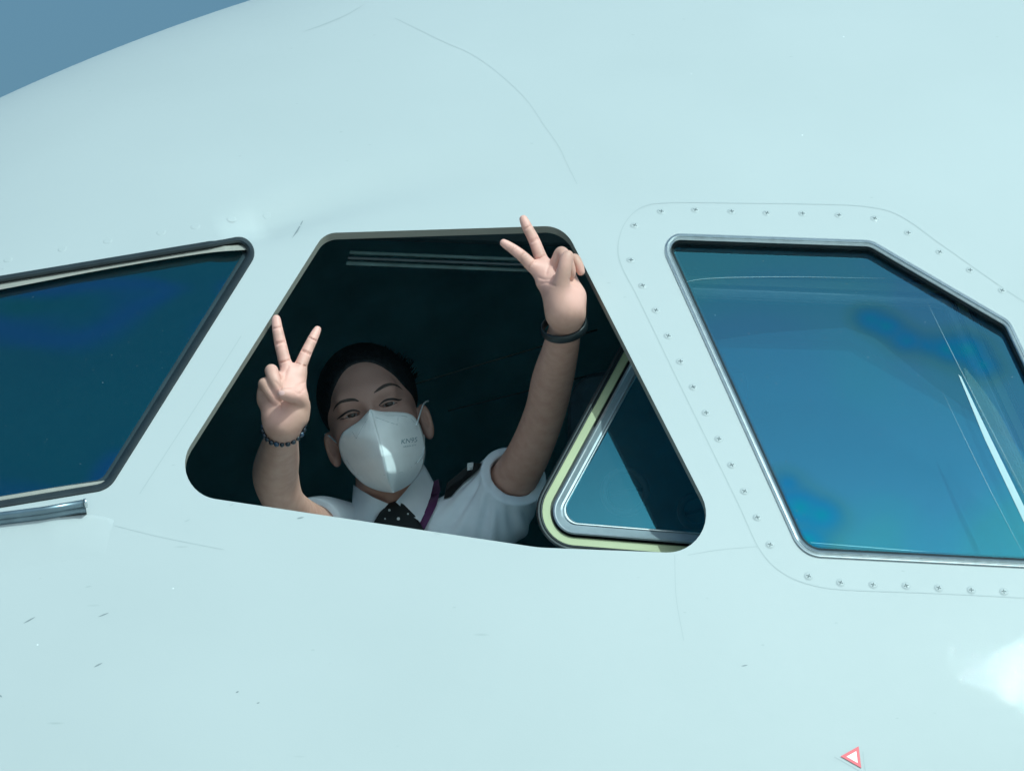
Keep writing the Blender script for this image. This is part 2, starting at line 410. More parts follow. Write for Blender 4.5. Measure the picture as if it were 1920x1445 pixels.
def ribbon(name, pts, width, m, parent, off=.0007, n=60, label=None, taper=False):
    """a thin line lying on the skin; width in photograph pixels"""
    c = smooth_line(pts, n); T = np.gradient(c, axis=0); T /= np.linalg.norm(T, axis=1)[:, None]; Nn = np.stack([-T[:, 1], T[:, 0]], 1)
    wd = np.full(len(c), width / 2)
    if taper: wd = wd * np.sin(np.linspace(.12, math.pi - .12, len(c)))
    a, b = skin(c + Nn * wd[:, None], off), skin(c - Nn * wd[:, None], off); k = len(c)
    o = mesh_obj(name, np.vstack([a, b]), [(i, i + 1, k + i + 1, k + i) for i in range(k - 1)], m, None, True, label)
    return sub(o, parent)

# ------------------------------------------------------------------ windshield (far left)
ws = sub_empty('windshield', None, 'dark teal front windshield pane in a black rubber seal')
loft('seal', WS_P, WS_R, [(-1, .0), (1, .002), (6, .002), (10, -.001), (13, -.006), (15, -.016)], RUBBER, ws)
loft('inner_seal', WS_P, WS_R, [(13, -.012), (17, -.013), (20, -.0135), (22, -.0165)], DARKGREY, ws)
sheet('pane', rpoly(WS_P, WS_R, 16), -.0145, GLASS_WS, ws, 40, flat=.7)
def strip_px(a, w0, w1):
    a = smooth_line(a, 24); T = np.gradient(a, axis=0); T /= np.linalg.norm(T, axis=1)[:, None]; Nn = np.stack([-T[:, 1], T[:, 0]], 1); ww = np.linspace(w0, w1, len(a))[:, None]
    return np.vstack([a - Nn * ww / 2, (a + Nn * ww / 2)[::-1]])
sheet('sealant_strip', strip_px([(-200, 573), (0, 537), (200, 499), (380, 470), (468, 463)], 12, 10), -.0060, TAN, ws, 12, 'pale beige sealant strip along the top edge', .002)
sheet('sealant_strip', strip_px([(-200, 968), (0, 936), (110, 917), (196, 904)], 12, 7), -.0060, TAN, ws, 12, 'pale beige sealant strip along the bottom edge', .002)

def blemish_glass():
    """side-window coating: delamination patches at fixed places on the pane, their rims banded by the film's thickness"""
    m = make_glass('coated_side_glass', .45, (.090, .262, .395), (.74, .86, .90), (3.0, (1.3, .4, 2.2), [(.28, (1.15, 1.22, .92)), (.42, (1, 1.08, .95)), (.52, (.95, .98, 1.02)), (.62, (.95, .90, 1.05)), (.75, (.85, .84, 1.0))]))
    gl = [n for n in m.node_tree.nodes if n.type == 'BSDF_GLOSSY'][0]; base = gl.inputs['Color'].links[0].from_socket
    geo = N(m, 'ShaderNodeNewGeometry'); cur = None
    pts = skin([(1632, 598), (1662, 612), (1700, 640), (1738, 648), (1775, 655), (1815, 655), (1842, 684), (1478, 905), (1500, 950), (1540, 965), (1516, 1010)], -.0125); rad = [.020, .024, .030, .022, .030, .036, .030, .018, .040, .036, .030]
    for p, r in zip(pts, rad):
        d = N(m, 'ShaderNodeVectorMath'); d.operation = 'DISTANCE'; d.inputs[1].default_value = tuple(p); L(m, geo.outputs['Position'], d.inputs[0])
        k = N(m, 'ShaderNodeMath'); k.operation = 'SUBTRACT'; k.inputs[1].default_value = r; L(m, d.outputs['Value'], k.inputs[0])
        if cur is None: cur = k.outputs[0]
        else:
            q = N(m, 'ShaderNodeMath'); q.operation = 'SMOOTH_MIN'; q.inputs[2].default_value = .03; L(m, cur, q.inputs[0]); L(m, k.outputs[0], q.inputs[1]); cur = q.outputs[0]
    nz = N(m, 'ShaderNodeTexNoise'); nz.inputs['Scale'].default_value = 9; L(m, geo.outputs['Position'], nz.inputs['Vector'])
    a = N(m, 'ShaderNodeMath'); a.operation = 'MULTIPLY_ADD'; a.inputs[1].default_value = .03; L(m, nz.outputs['Fac'], a.inputs[0]); L(m, cur, a.inputs[2])
    mr = N(m, 'ShaderNodeMapRange'); mr.inputs[1].default_value = -.035; mr.inputs[2].default_value = .045; L(m, a.outputs[0], mr.inputs[0])
    r = N(m, 'ShaderNodeValToRGB'); el = r.color_ramp.elements
    cols = [(0, (.42, 1.25, .75, 1)), (.25, (.40, 1.0, 1.0, 1)), (.45, (.40, .78, 1.06, 1)), (.60, (.60, .78, .85, 1)), (.76, (.92, .92, .82, 1)), (1, (1, 1, 1, 1))]
    while len(el) < len(cols): el.new(.5)
    for e, (p, c) in zip(el, cols): e.position = p; e.color = c
    L(m, mr.outputs[0], r.inputs[0])
    x = N(m, 'ShaderNodeMix'); x.data_type = 'RGBA'; x.blend_type = 'MULTIPLY'; x.inputs[0].default_value = 1; L(m, base, x.inputs[6]); L(m, r.outputs[0], x.inputs[7]); L(m, x.outputs[2], gl.inputs['Color'])
    return m
GLASS_SIDE = blemish_glass()
# ------------------------------------------------------------------ fixed side window (right)
sw = sub_empty('side_window', None, 'fixed blue side window with cut corner and screwed border')
loft('metal_bead', SW_P, SW_R, [(-1, .0), (1, .003), (3, .0035), (5, .001), (6.5, .001), (9, .0035), (11, .002), (12.5, -.004)], ALU, sw)
loft('inner_seal', SW_P, SW_R, [(12, -.003), (13, -.009), (17, -.013), (20, -.015)], RUBBER, sw)
sheet('pane', rpoly(SW_P, SW_R, 11), -.0125, GLASS_SIDE, sw, 40, flat=.8)
sheet('inner_pane', np.array([(1325, 640), (1440, 624), (1585, 614), (1640, 634), (1760, 730), (1900, 830), (2040, 960), (2040, 1056), (1530, 1030), (1500, 1010)], float), -.032, GLASS_INNER, sw, 40, flat=.8)
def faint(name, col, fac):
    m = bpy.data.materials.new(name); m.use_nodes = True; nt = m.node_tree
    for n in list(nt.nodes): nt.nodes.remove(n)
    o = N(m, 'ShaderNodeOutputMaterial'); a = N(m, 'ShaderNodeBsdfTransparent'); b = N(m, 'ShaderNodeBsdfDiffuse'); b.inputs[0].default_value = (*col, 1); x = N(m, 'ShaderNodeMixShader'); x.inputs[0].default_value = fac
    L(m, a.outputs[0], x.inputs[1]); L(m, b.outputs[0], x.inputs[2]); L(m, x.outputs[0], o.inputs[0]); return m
EDGE = faint('pane_streak_strip', (.6, .72, .74), .75); STREAK2 = faint('pane_streak_line', (.5, .62, .66), .28); BAND_ = faint('pane_streak_band', (.25, .42, .42), .16)  # pale see-through streaks laid on the side pane
def dens_px(P, n=4): return [np.array(a, float) + (np.array(b, float) - np.array(a, float)) * k / n for a, b in zip(P, P[1:] + P[:1]) for k in range(n)]
ribbon('pane_streak', [(1808, 690), (1880, 822), (1990, 1040)], 34, BAND_, sw, -.0121, 20, taper=True)
sheet('pane_streak', np.array(dens_px([(1797, 702), (1802, 706), (1860, 826), (1966, 1042), (1950, 1042), (1846, 822)])), -.0115, EDGE, sw, 14)
ribbon('pane_streak', [(1738, 566), (1820, 730), (1960, 1000)], 1.8, STREAK2, sw, -.0115, 20, taper=True)
ribbon('pane_streak', [(1765, 730), (1850, 905), (1930, 1060)], 1.4, STREAK2, sw, -.0115, 20, taper=True)
ribbon('pane_streak', [(1272, 532), (1330, 522), (1480, 519), (1660, 522)], 1.6, STREAK2, sw, -.0115, 20, taper=True)
plate_line = [(1990, 610), (1890, 546), (1770, 462), (1690, 406), (1630, 388), (1540, 383), (1400, 381), (1260, 380), (1205, 388), (1172, 418), (1159, 460), (1166, 500), (1200, 566), (1290, 752), (1380, 935), (1425, 1030), (1470, 1075), (1530, 1098), (1600, 1106), (1760, 1112), (1990, 1124)]
ribbon('border_seam', plate_line, 1.7, SEAM, sw, .00025, 200)
def screw_mesh():
    k = KP; r0 = 9.0 * k; rh = 7.2 * k
    bm = bmesh.new()
    def ring(r, z, n=24): return [bm.verts.new((r * math.cos(2 * math.pi * i / n), r * math.sin(2 * math.pi * i / n), z)) for i in range(n)]
    A = ring(r0 * 1.06, .00005); B = ring(r0 * .97, -.0001 + .0004); C2 = ring(rh * 1.06, .0002); D = ring(rh, .0006); E = ring(rh * .7, .0010)
    def bridge(a, b, mi):
        for i in range(len(a)):
            f = bm.faces.new((a[i], a[(i + 1) % len(a)], b[(i + 1) % len(b)], b[i])); f.material_index = mi; f.smooth = True
    bridge(A, B, 0); bridge(B, C2, 1); bridge(C2, D, 0); bridge(D, E, 0)
    c = bm.verts.new((0, 0, .0011))
    for i in range(24): f = bm.faces.new((E[i], E[(i + 1) % 24], c)); f.smooth = True; f.material_index = 0
    # cross slot with its own depth
    h, l = rh * .14, rh * .62
    for rot in (0, 1):
        pts = [(-l, -h), (l, -h), (l, h), (-l, h)]
        if rot: pts = [(-y, x) for x, y in pts]
        t = [bm.verts.new((x, y, .0013 + rot * .00005)) for x, y in pts]; f = bm.faces.new(t); f.material_index = 2
        bt = [bm.verts.new((x * 1.02, y * 1.02, .0009)) for x, y in pts]
        for i in range(4): f = bm.faces.new((t[i], bt[i], bt[(i + 1) % 4], t[(i + 1) % 4])); f.material_index = 2
    bmesh.ops.recalc_face_normals(bm, faces=bm.faces)
    me = bpy.data.meshes.new('screw'); bm.to_mesh(me); bm.free()
    for mm in (PAINT, SEAM, SLOT): me.materials.append(mm)
    return me
def on_skin_matrix(px, rot=0.0, off=0.0):
    s, t = to_st([px]); p = S(s, t, np.array([off]))[0]; n = normal(s, t)[0]
    x = CR - n * (n @ CR); x /= np.linalg.norm(x); y = np.cross(n, x)
    c, sn = math.cos(rot), math.sin(rot); x, y = c * x + sn * y, -sn * x + c * y
    return Matrix(((x[0], y[0], n[0], p[0]), (x[1], y[1], n[1], p[1]), (x[2], y[2], n[2], p[2]), (0, 0, 0, 1)))
SCREWS = [(1240,397),(1304,394),(1372,397),(1438,400),(1505,401),(1573,404),(1640,410),(1703,437),(1762,473),(1819,507),(1879,545),
 (1190,423),(1183,488),(1205,536),(1230,582),(1253,630),(1276,678),(1300,726),(1324,774),(1348,823),(1372,872),(1396,921),(1420,970),(1444,1021),
 (1516,1080),(1576,1092),(1637,1096),(1699,1098),(1760,1102),(1821,1106),(1882,1109)]
sm = screw_mesh()
for p in SCREWS:
    o = link('screw', sm); sub(o, sw); o.matrix_basis = on_skin_matrix(p, random.uniform(-.5, .5))
# faint countersunk rivets above the windshield
def rivet_mesh():
    bm = bmesh.new(); k = KP
    def ring(r, z, n=20): return [bm.verts.new((r * math.cos(2 * math.pi * i / n), r * math.sin(2 * math.pi * i / n), z)) for i in range(n)]
    rs = [ring(9.5 * k, 0.0), ring(8.6 * k, .0004), ring(7.8 * k, .00025), ring(7 * k, .0007)]
    for a, b in zip(rs, rs[1:]):
        for i in range(20): bm.faces.new((a[i], a[(i + 1) % 20], b[(i + 1) % 20], b[i])).smooth = True
    bm.faces.new(rs[-1])
    bmesh.ops.recalc_face_normals(bm, faces=bm.faces); me = bpy.data.meshes.new('rivet'); bm.to_mesh(me); bm.free(); me.materials.append(PAINT); return me
rm = rivet_mesh()
for p in [(15, 487), (117, 467), (202, 452), (302, 436), (366, 425), (434, 411), (501, 405)]:
    o = link('rivet', rm); part(o); o.matrix_basis = on_skin_matrix(p)
# panel seams and scratches on the skin
for pts, wd, mm, nm in [
    ([(740, 34), (830, 78), (880, 100), (930, 134), (985, 185), (1020, 235), (1048, 275), (1062, 305), (1082, 345)], 1.2, SEAM, 'panel_seam'),
    ([(262, 925), (330, 820), (400, 712), (452, 630)], 1.6, SEAM, 'panel_seam'),
        ([(215, 985), (300, 1006), (420, 1030)], 1.2, SEAM, 'panel_seam'),
    ([(1265, 1040), (1268, 1120), (1282, 1200)], 1.2, SEAM, 'panel_seam'),
    ([(1290, 1040), (1350, 1030), (1420, 1024)], 1.2, SEAM, 'panel_seam')]:
    part(ribbon(nm, pts, wd, mm, air, .00015))
for pts, wd in [([(568, 60), (610, 45), (650, 28), (684, 8)], 2.2), ([(548, 446), (560, 428), (575, 400)], 2.6), ([(122, 1022), (137, 1013)], 2.4), ([(44, 1168), (66, 1156)], 2.6), ([(184, 1156), (204, 1148)], 2.4), ([(176, 1250), (192, 1242)], 3),
                ([(556, 972), (570, 969)], 3.0), ([(345, 978), (357, 973)], 2.2), ([(430, 948), (438, 944)], 2.2), ([(442, 1298), (448, 1295)], 3), ([(481, 1318), (487, 1316)], 2.4), ([(1390, 1248), (1402, 1246)], 2.4), ([(160, 1100), (172, 1098)], 2.2), ([(812, 998), (826, 1001)], 2.0), ([(848, 1139), (856, 1137)], 2.0), ([(-2, 1302), (4, 1306)], 3.4)]:
    part(ribbon('scratch', pts, wd, SEAMD if wd > 2.3 else SEAM, air, .00018, 12, taper=True))

# warning triangle near the lower edge
wt = sub_empty('warning_triangle', None, 'small red bordered white triangle marking')
RED = mat('red_marking', (.66, .075, .10), .5); WHT = mat('white_marking', (.88, .86, .84), .5)
tri = np.array([(1576, 1417), (1610, 1398), (1615, 1439)], float); tc_ = tri.mean(0)
V = np.vstack([skin(tri, .0012), skin(tc_ + (tri - tc_) * .54, .0012)])
sub(mesh_obj('red_border', V, [(i, (i + 1) % 3, 3 + (i + 1) % 3, 3 + i) for i in range(3)], RED, smooth=False), wt)
sub(mesh_obj('white_centre', skin(tc_ + (tri - tc_) * .54, .0013), [(0, 1, 2)], WHT, smooth=False), wt)
part(ribbon('panel_seam', [(1564, 1418), (1590, 1432), (1620, 1449)], 1.6, SEAM, air, .0002, 10)); part(ribbon('panel_seam', [(1618, 1408), (1620, 1430), (1625, 1455)], 1.6, SEAM, air, .0002, 10))

# ------------------------------------------------------------------ wiper and cowl fairing under the windshield
wp = sub_empty('wiper', None, 'grey metal windshield wiper parked under the pane')
WIPER = vary(mat('wiper_metal', (.20, .25, .29), .3, .75), (.20, .25, .29), .15, 40)
c = np.array([(-240, 992), (0, 967), (80, 957), (160, 943)], float)
sub(mesh_obj('arm', *tube(skin(c, .022), .0062, 14), WIPER), wp)
sub(mesh_obj('blade_holder', *tube(skin(c + np.array([0, 9]), .012), .0078, 8), WIPER), wp)
sub(mesh_obj('rubber_blade', *tube(skin(c + np.array([2, 15]), .007), .0050, 6), RUBBER), wp)
e0, e1 = skin(np.array([(158, 943.3), (163, 942.5)], float), .022)
sub(mesh_obj('end_cap', *tube([e0, e1], .0072, 14), ALU), wp)
sub(mesh_obj('end_bore', *tube([e1, e1 + (e1 - e0) * .05], .0036, 12), RUBBER), wp)
# cowl: a low blister that rises just below the wiper
cw = [(-260, 1030), (-100, 1000), (0, 983), (60, 972), (110, 966), (170, 966), (208, 973), (224, 984), (222, 1010), (190, 1060), (110, 1110), (-60, 1150), (-260, 1180)]
v, f = fill2d(np.vstack([smooth_line(cw[:9], 60), smooth_line(cw[9:], 20)]), 10)
topline = smooth_line(cw[:8], 80)
def cowl_h(p):
    d = np.min(np.linalg.norm(p[:, None] - topline[None], axis=2), 1)
    e = np.min(np.linalg.norm(p[:, None] - smooth_line(cw[8:], 60)[None], axis=2), 1)
    return .012 * np.clip(1 - d / 110, 0, 1) ** 2 * np.clip(e / 40, 0, 1) * np.clip((232 - p[:, 0]) / 130, 0, 1) ** 1.5 - .0006 * np.clip((d - 60) / 30, 0, 1) - .0006 * np.clip((p[:, 0] - 195) / 20, 0, 1)
P = skin(v, 0) + normal(*to_st(v)) * cowl_h(v)[:, None]
no = len(smooth_line(cw[:9], 60)); base = skin(v[:no], -.003); nP = len(P)
F = [tuple(a) for a in f] + [(i, i + 1, nP + i + 1, nP + i) for i in range(no - 1)]
o = mesh_obj('wiper_cowl', np.vstack([P, base]), F, PAINT); fix_normals(o); part(o)
sheet('recess_shade_patch', np.array([(206, 962), (213, 928), (238, 930), (243, 934), (222, 970)], float), .002, SEAM, air, 20, None, .002)  # small recess: its shade is put in as a greyer sheet

# ------------------------------------------------------------------ the sliding window, drawn back inside the opening
slw = sub_empty('sliding_window', None, 'open sliding window pane drawn back behind the opening')
B0 = -.105
SL_P, SL_R = [(1243, 505), (1800, 527), (2075, 1112), (962, 1022)], [30, 60, 60, 74]
def sloft(name, prof, m): return loft(name, SL_P, SL_R, prof, m, slw)
sloft('rubber_seal', [(-2, B0 - .02), (-2, B0 - .003), (1.5, B0 + .002), (4.5, B0 + .002), (5.5, B0 - .003), (6.5, B0), (9, B0 - .001), (9.6, B0 - .006)], RUBBER)
sloft('frame', [(9.2, B0 - .006), (9.6, B0 - .003), (24, B0 - .003), (25, B0 - .012)], PRIMER)
sloft('bezel', [(30.5, B0 - .012), (29.5, B0 + .003), (32.5, B0 + .005), (35, B0 + .004)], ALU)
sloft('inner_bezel', [(34.5, B0 + .0035), (42, B0 - .002), (43.5, B0 - .0035), (47, B0 - .004), (48.5, B0 - .008)], GREYMETAL)
sloft('retainer', [(48, B0 - .007), (49.5, B0 - .004), (51, B0 - .004), (52.5, B0 - .010)], ALU)
sloft('frame_back', [(24, B0 - .012), (31, B0 - .012)], RUBBER)
sheet('pane', rpoly(SL_P, SL_R, 50), B0 - .008, GLASS_SLIDE, slw, 40)

# ------------------------------------------------------------------ cockpit seen through the opening
def bar(name, a, b, r, m, seg=8): return part(mesh_obj(name, *tube([unp(*a), unp(*b)], r, seg), m))
def box_between(name, pts, depth0, depth1, m, bev=.004, label=None):
    """prism whose front outline lies on lines of sight at depth0 and whose back lies at depth1"""
    P = [unp(x, y, depth0) for x, y in pts] + [unp(x, y, depth1) for x, y in pts]; n = len(pts)
    F = [tuple(range(n)), tuple(range(2 * n - 1, n - 1, -1))] + [(i, (i + 1) % n, (i + 1) % n + n, i + n) for i in range(n)]
    o = mesh_obj(name, P, F, m, None, False, label); fix_normals(o)
    if bev:
        md = o.modifiers.new('bevel', 'BEVEL'); md.width = bev; md.segments = 2
    return part(o)
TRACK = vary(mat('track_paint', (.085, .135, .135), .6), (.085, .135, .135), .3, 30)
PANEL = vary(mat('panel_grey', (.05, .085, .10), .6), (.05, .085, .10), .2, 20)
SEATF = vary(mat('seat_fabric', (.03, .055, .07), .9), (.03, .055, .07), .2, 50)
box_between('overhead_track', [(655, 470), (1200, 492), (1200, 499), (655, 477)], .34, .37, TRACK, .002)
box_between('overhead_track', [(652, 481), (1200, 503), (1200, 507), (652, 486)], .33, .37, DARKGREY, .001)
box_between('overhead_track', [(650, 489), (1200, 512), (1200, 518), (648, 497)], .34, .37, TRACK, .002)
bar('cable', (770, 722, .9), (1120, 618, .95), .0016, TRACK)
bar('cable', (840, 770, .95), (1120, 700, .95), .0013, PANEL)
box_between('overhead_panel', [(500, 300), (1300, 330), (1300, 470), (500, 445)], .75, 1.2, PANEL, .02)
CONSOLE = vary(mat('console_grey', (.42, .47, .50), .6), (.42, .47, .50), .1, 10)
box_between('bounce_console', [(330, 1130), (1650, 1200), (1650, 1500), (330, 1450)], -.12, .34, CONSOLE, .01)  # unseen light-grey console added below the sill to bounce sunlight up
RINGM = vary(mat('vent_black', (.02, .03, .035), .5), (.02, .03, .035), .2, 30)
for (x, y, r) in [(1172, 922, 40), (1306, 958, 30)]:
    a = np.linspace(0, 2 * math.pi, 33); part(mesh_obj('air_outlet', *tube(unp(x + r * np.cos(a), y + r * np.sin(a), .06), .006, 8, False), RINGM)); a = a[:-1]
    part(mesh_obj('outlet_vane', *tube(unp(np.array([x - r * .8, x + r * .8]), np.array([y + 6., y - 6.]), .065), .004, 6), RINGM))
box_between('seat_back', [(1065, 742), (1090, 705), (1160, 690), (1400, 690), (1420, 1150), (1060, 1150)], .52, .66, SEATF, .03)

# ------------------------------------------------------------------ the pilot: one body grown as a smooth signed-distance surface
PD = .13          # the pilot sits this much farther back than the reference plane
def upn(x, y, d=0.0): return unp(x, y, np.asarray(d, float) + PD)
class Group:
    """shapes blended with each other (k), then blended into the body (gk); op '+' adds, '-' carves"""
    def __init__(self, prims, k=.006, gk=.006, op='+'): self.p, self.k, self.gk, self.op = prims, k, gk, op; self.bx = (np.min([q.lo for q in prims], 0), np.max([q.hi for q in prims], 0))
    def box(self):
        return self.bx
class Cone:
    def __init__(self, a, b, ra, rb):
        self.a, self.b, self.ra, self.rb = np.array(a, float), np.array(b, float), ra, rb; r = max(ra, rb)
        self.lo = np.minimum(self.a, self.b) - r; self.hi = np.maximum(self.a, self.b) + r
    def d(self, p):
        ab = self.b - self.a; t = np.clip(((p - self.a) @ ab) / (ab @ ab), 0, 1)
        return np.linalg.norm(p - self.a - t[:, None] * ab, axis=1) - (self.ra + (self.rb - self.ra) * t)
class Ell:
    def __init__(self, c, r, M=None):
        self.c, self.r = np.array(c, float), np.array(r, float); self.M = np.eye(3) if M is None else np.array(M); R_ = max(r); self.lo, self.hi = self.c - R_, self.c + R_
    def d(self, p):
        q = (p - self.c) @ self.M.T; k0 = np.linalg.norm(q / self.r, axis=1); k1 = np.linalg.norm(q / self.r ** 2, axis=1)
        return k0 * (k0 - 1) / np.maximum(k1, 1e-9)
def smin(a, b, k):
    h = np.maximum(k - np.abs(a - b), 0) / k; return np.minimum(a, b) - h * h * k * .25
def sdf(groups, p):
    if len(p) > 40000:       # slabs: most shapes are far from most slabs
        return np.concatenate([sdf(groups, q) for q in np.array_split(p, len(p) // 16000)])
    plo, phi = p.min(0) - .035, p.max(0) + .035
    D = np.full(len(p), .5)
    for g in groups:
        lo, hi = g.bx
        if (lo > phi).any() or (hi < plo).any(): continue
        ix = np.where(((p > lo - .035) & (p < hi + .035)).all(1))[0]
        if not len(ix): continue
        q = p[ix]; d = g.p[0].d(q)
        for s_ in g.p[1:]: d = smin(d, s_.d(q), g.k)
        D[ix] = smin(D[ix], d, g.gk) if g.op == '+' else -smin(-D[ix], d, g.gk)
    return D
def grow(groups, h, hits=3):
    """surface nets over a sparse grid, then two steps onto the true surface"""
    bx = [g.box() for g in groups if g.op == '+']; lo = np.min([b[0] for b in bx], 0) - 6 * h; hi = np.max([b[1] for b in bx], 0) + 6 * h
    nb = np.ceil((hi - lo) / (8 * h)).astype(int); n = nb * 8 + 1
    A = np.full(n, .5, np.float32)
    bi = np.stack(np.meshgrid(*[np.arange(k) for k in nb], indexing='ij'), -1).reshape(-1, 3)
    dc = sdf(groups, lo + (bi * 8 + 4) * h); A_in = bi[dc < -8 * h]
    for b in A_in: A[b[0]*8:b[0]*8+9, b[1]*8:b[1]*8+9, b[2]*8:b[2]*8+9] = -.5
    act = bi[np.abs(dc) < 8 * h]
    loc = np.stack(np.meshgrid(*[np.arange(9)] * 3, indexing='ij'), -1).reshape(-1, 3)
    idx = (act[:, None] * 8 + loc[None]).reshape(-1, 3)
    flat = np.unique(np.ravel_multi_index(idx.T, n)); idx = np.stack(np.unravel_index(flat, n), 1)
    A.ravel()[flat] = sdf(groups, lo + idx * h)
    neg = A < 0
    c = [neg[i:n[0]-1+i, j:n[1]-1+j, k:n[2]-1+k] for i in (0, 1) for j in (0, 1) for k in (0, 1)]
    sm_ = np.zeros(c[0].shape, np.int8)
    for x in c: sm_ += x
    cells = np.argwhere((sm_ > 0) & (sm_ < 8)); vid = np.full(c[0].shape, -1, np.int32); vid[tuple(cells.T)] = np.arange(len(cells))
    acc = np.zeros((len(cells), 3)); cnt = np.zeros(len(cells))
    cor = [(i, j, k) for i in (0, 1) for j in (0, 1) for k in (0, 1)]
    for a in range(8):
        for b in range(a + 1, 8):
            ca, cb = np.array(cor[a]), np.array(cor[b])
            if abs(ca - cb).sum() != 1: continue
            va = A[tuple((cells + ca).T)].astype(float); vb = A[tuple((cells + cb).T)].astype(float); x = (va < 0) != (vb < 0)
            t = np.where(x, va / np.where(va == vb, 1, va - vb), 0)
            acc[x] += (ca + t[:, None] * (cb - ca))[x]; cnt[x] += 1
    V = lo + (cells + acc / cnt[:, None]) * h
    F = []
    for ax in range(3):
        o1, o2 = [(1, 2), (2, 0), (0, 1)][ax]
        sl0 = [slice(1, -1)] * 3; sl0[ax] = slice(0, -1); sl1 = [slice(1, -1)] * 3; sl1[ax] = slice(1, None)
        a, b = neg[tuple(sl0)], neg[tuple(sl1)]
        for sign in (0, 1):
            e = np.argwhere((a & ~b) if sign else (~a & b)); off = np.ones(3, int); off[ax] = 0; e = e + off
            d1 = np.zeros(3, int); d1[o1] = 1; d2 = np.zeros(3, int); d2[o2] = 1
            q = np.stack([vid[tuple((e - d1 - d2).T)], vid[tuple((e - d2).T)], vid[tuple(e.T)], vid[tuple((e - d1).T)]], 1)
            F.append(q if sign else q[:, ::-1])
    F = np.vstack(F); F = F[(F >= 0).all(1)]
    for _ in range(2):
        e = h * .4; d = sdf(groups, V)
        G = np.stack([sdf(groups, V + np.eye(3)[i] * e) - sdf(groups, V - np.eye(3)[i] * e) for i in range(3)], 1) / (2 * e)
        V = V - G * np.clip(d / np.maximum((G * G).sum(1), .3), -h * .6, h * .6)[:, None]
    return V, F
def trace(groups, px, d0=-.25, far=.9):
    """first hit of the line of sight through each pixel with a distance surface: depth (relative to D0)"""
    px = np.atleast_2d(np.asarray(px, float)); d = np.full(len(px), d0)
    many = groups if isinstance(groups[0], list) else [groups]
    for _ in range(50):
        v = np.min([sdf(g, upn(px[:, 0], px[:, 1], d)) for g in many], 0); d = np.minimum(d + np.clip(v, -.02, .03) * .8, far)
    return d
def C(a, b):      # tapered limb between (px, py, depth, radius px) tuples
    return Cone(upn(*a[:3]), upn(*b[:3]), a[3] * KP, b[3] * KP)
def chain(pts, n=4):      # limb through joints, smoothly interpolated in place and girth
    P = smooth_line(np.array(pts, float), n * (len(pts) - 1)); return [C(tuple(a), tuple(b)) for a, b in zip(P, P[1:])]
LEAN = math.tan(R(32)); YAW = math.tan(R(16))
def leaned(pts, y0): return [(a, b, c + (y0 - b) * KP * LEAN + (a - (1050 if y0 == 590 else 532)) * KP * YAW, r) for a, b, c, r in pts]     # palms lean back, fingertips away from the lens
CAMM = np.array([CR, CU, -CF])      # rows: right, up, towards the camera
def E(c, r, rot=0.0, tilt=0.0):     # ellipsoid: centre (px, py, depth), radii px in the picture plane + depth
    a = R(rot); x = math.cos(a) * CR + math.sin(a) * CU; y = -math.sin(a) * CR + math.cos(a) * CU; z = -CF
    b = R(tilt); y, z = math.cos(b) * y + math.sin(b) * z, -math.sin(b) * y + math.cos(b) * z
    return Ell(upn(*c), np.array(r) * KP, [x, y, z])

# --- head
HD = .34                                           # depth of the eye plane behind the reference plane
ROLL = R(16.5)
HX = math.cos(ROLL) * CR + math.sin(ROLL) * CU; HY = -math.sin(ROLL) * CR + math.cos(ROLL) * CU; HZ = -CF
HO = upn(694, 765, HD + .085); HM = np.array([HX, HY, HZ])
def hp(x, y, z): return HO + x * HX + y * HY + z * HZ
def he(c, r): return Ell(hp(*c), r, HM)
EYE = [(659.0, 777.5), (729.0, 756.5)]
eye_c = []
for ex, ey in EYE:
    v = upn(ex, ey, HD) - HO; eye_c.append((v @ HX, v @ HY, .0655))
HEAD = [Group([he((0, .020, -.010), (.073, .083, .092)), he((0, -.042, .008), (.063, .088, .076)), he((0, -.098, .045), (.028, .024, .030))], .035, .01),
        Group([he((-.040, -.034, .050), (.024, .024, .024)), he((.040, -.034, .050), (.024, .024, .024))], .01, .022),
        Group([Cone(hp(-.034, .022, .068), hp(.034, .022, .068), .013, .013)], .01, .022),
        Group([Cone(hp(0, .010, .078), hp(0, -.018, .090), .007, .0075), Cone(hp(0, -.018, .090), hp(0, -.045, .100), .0075, .010)], .01, .012),
        Group([he((c[0], c[1] + .002, .093), (.017, .0105, .0135)) for c in eye_c], .002, .014, '-'),
        Group([he(c, (.0142, .0138, .0140)) for c in eye_c], .001, .006),
        ]
for sgn, c in zip((-1, 1), eye_c):
    HEAD.append(Group([he((c[0], c[1] - .0012, c[2] + .015), (.0130, .0032, .012))], .001, .0018, '-'))
for (ex, ey, rr, sg) in [(621, 843, 30, -1), (801, 789, -2, 1)]:
    v = upn(ex, ey, HD + .09) - HO; x, y = v @ HX, v @ HY
    HEAD.append(Group([he((x - sg * .002, y + .006, -.002), (.0105, .023, .011)), he((x - sg * .003, y - .017, .001), (.008, .013, .009))], .012, .006))
    HEAD.append(Group([he((x - sg * .001, y + .004, .011), (.0058, .015, .0075))], .002, .004, '-'))
NECK = [Group([C((722, 905, HD + .115, 58), (755, 1010, HD + .14, 64))], .01, .02)]
TORSO = [Group([E((770, 1090, .50), (120, 90, 60)), C((690, 1020, .46, 62), (605, 1000, .45, 52)), C((850, 1005, .46, 62), (930, 945, .45, 52))], .04, .03)]

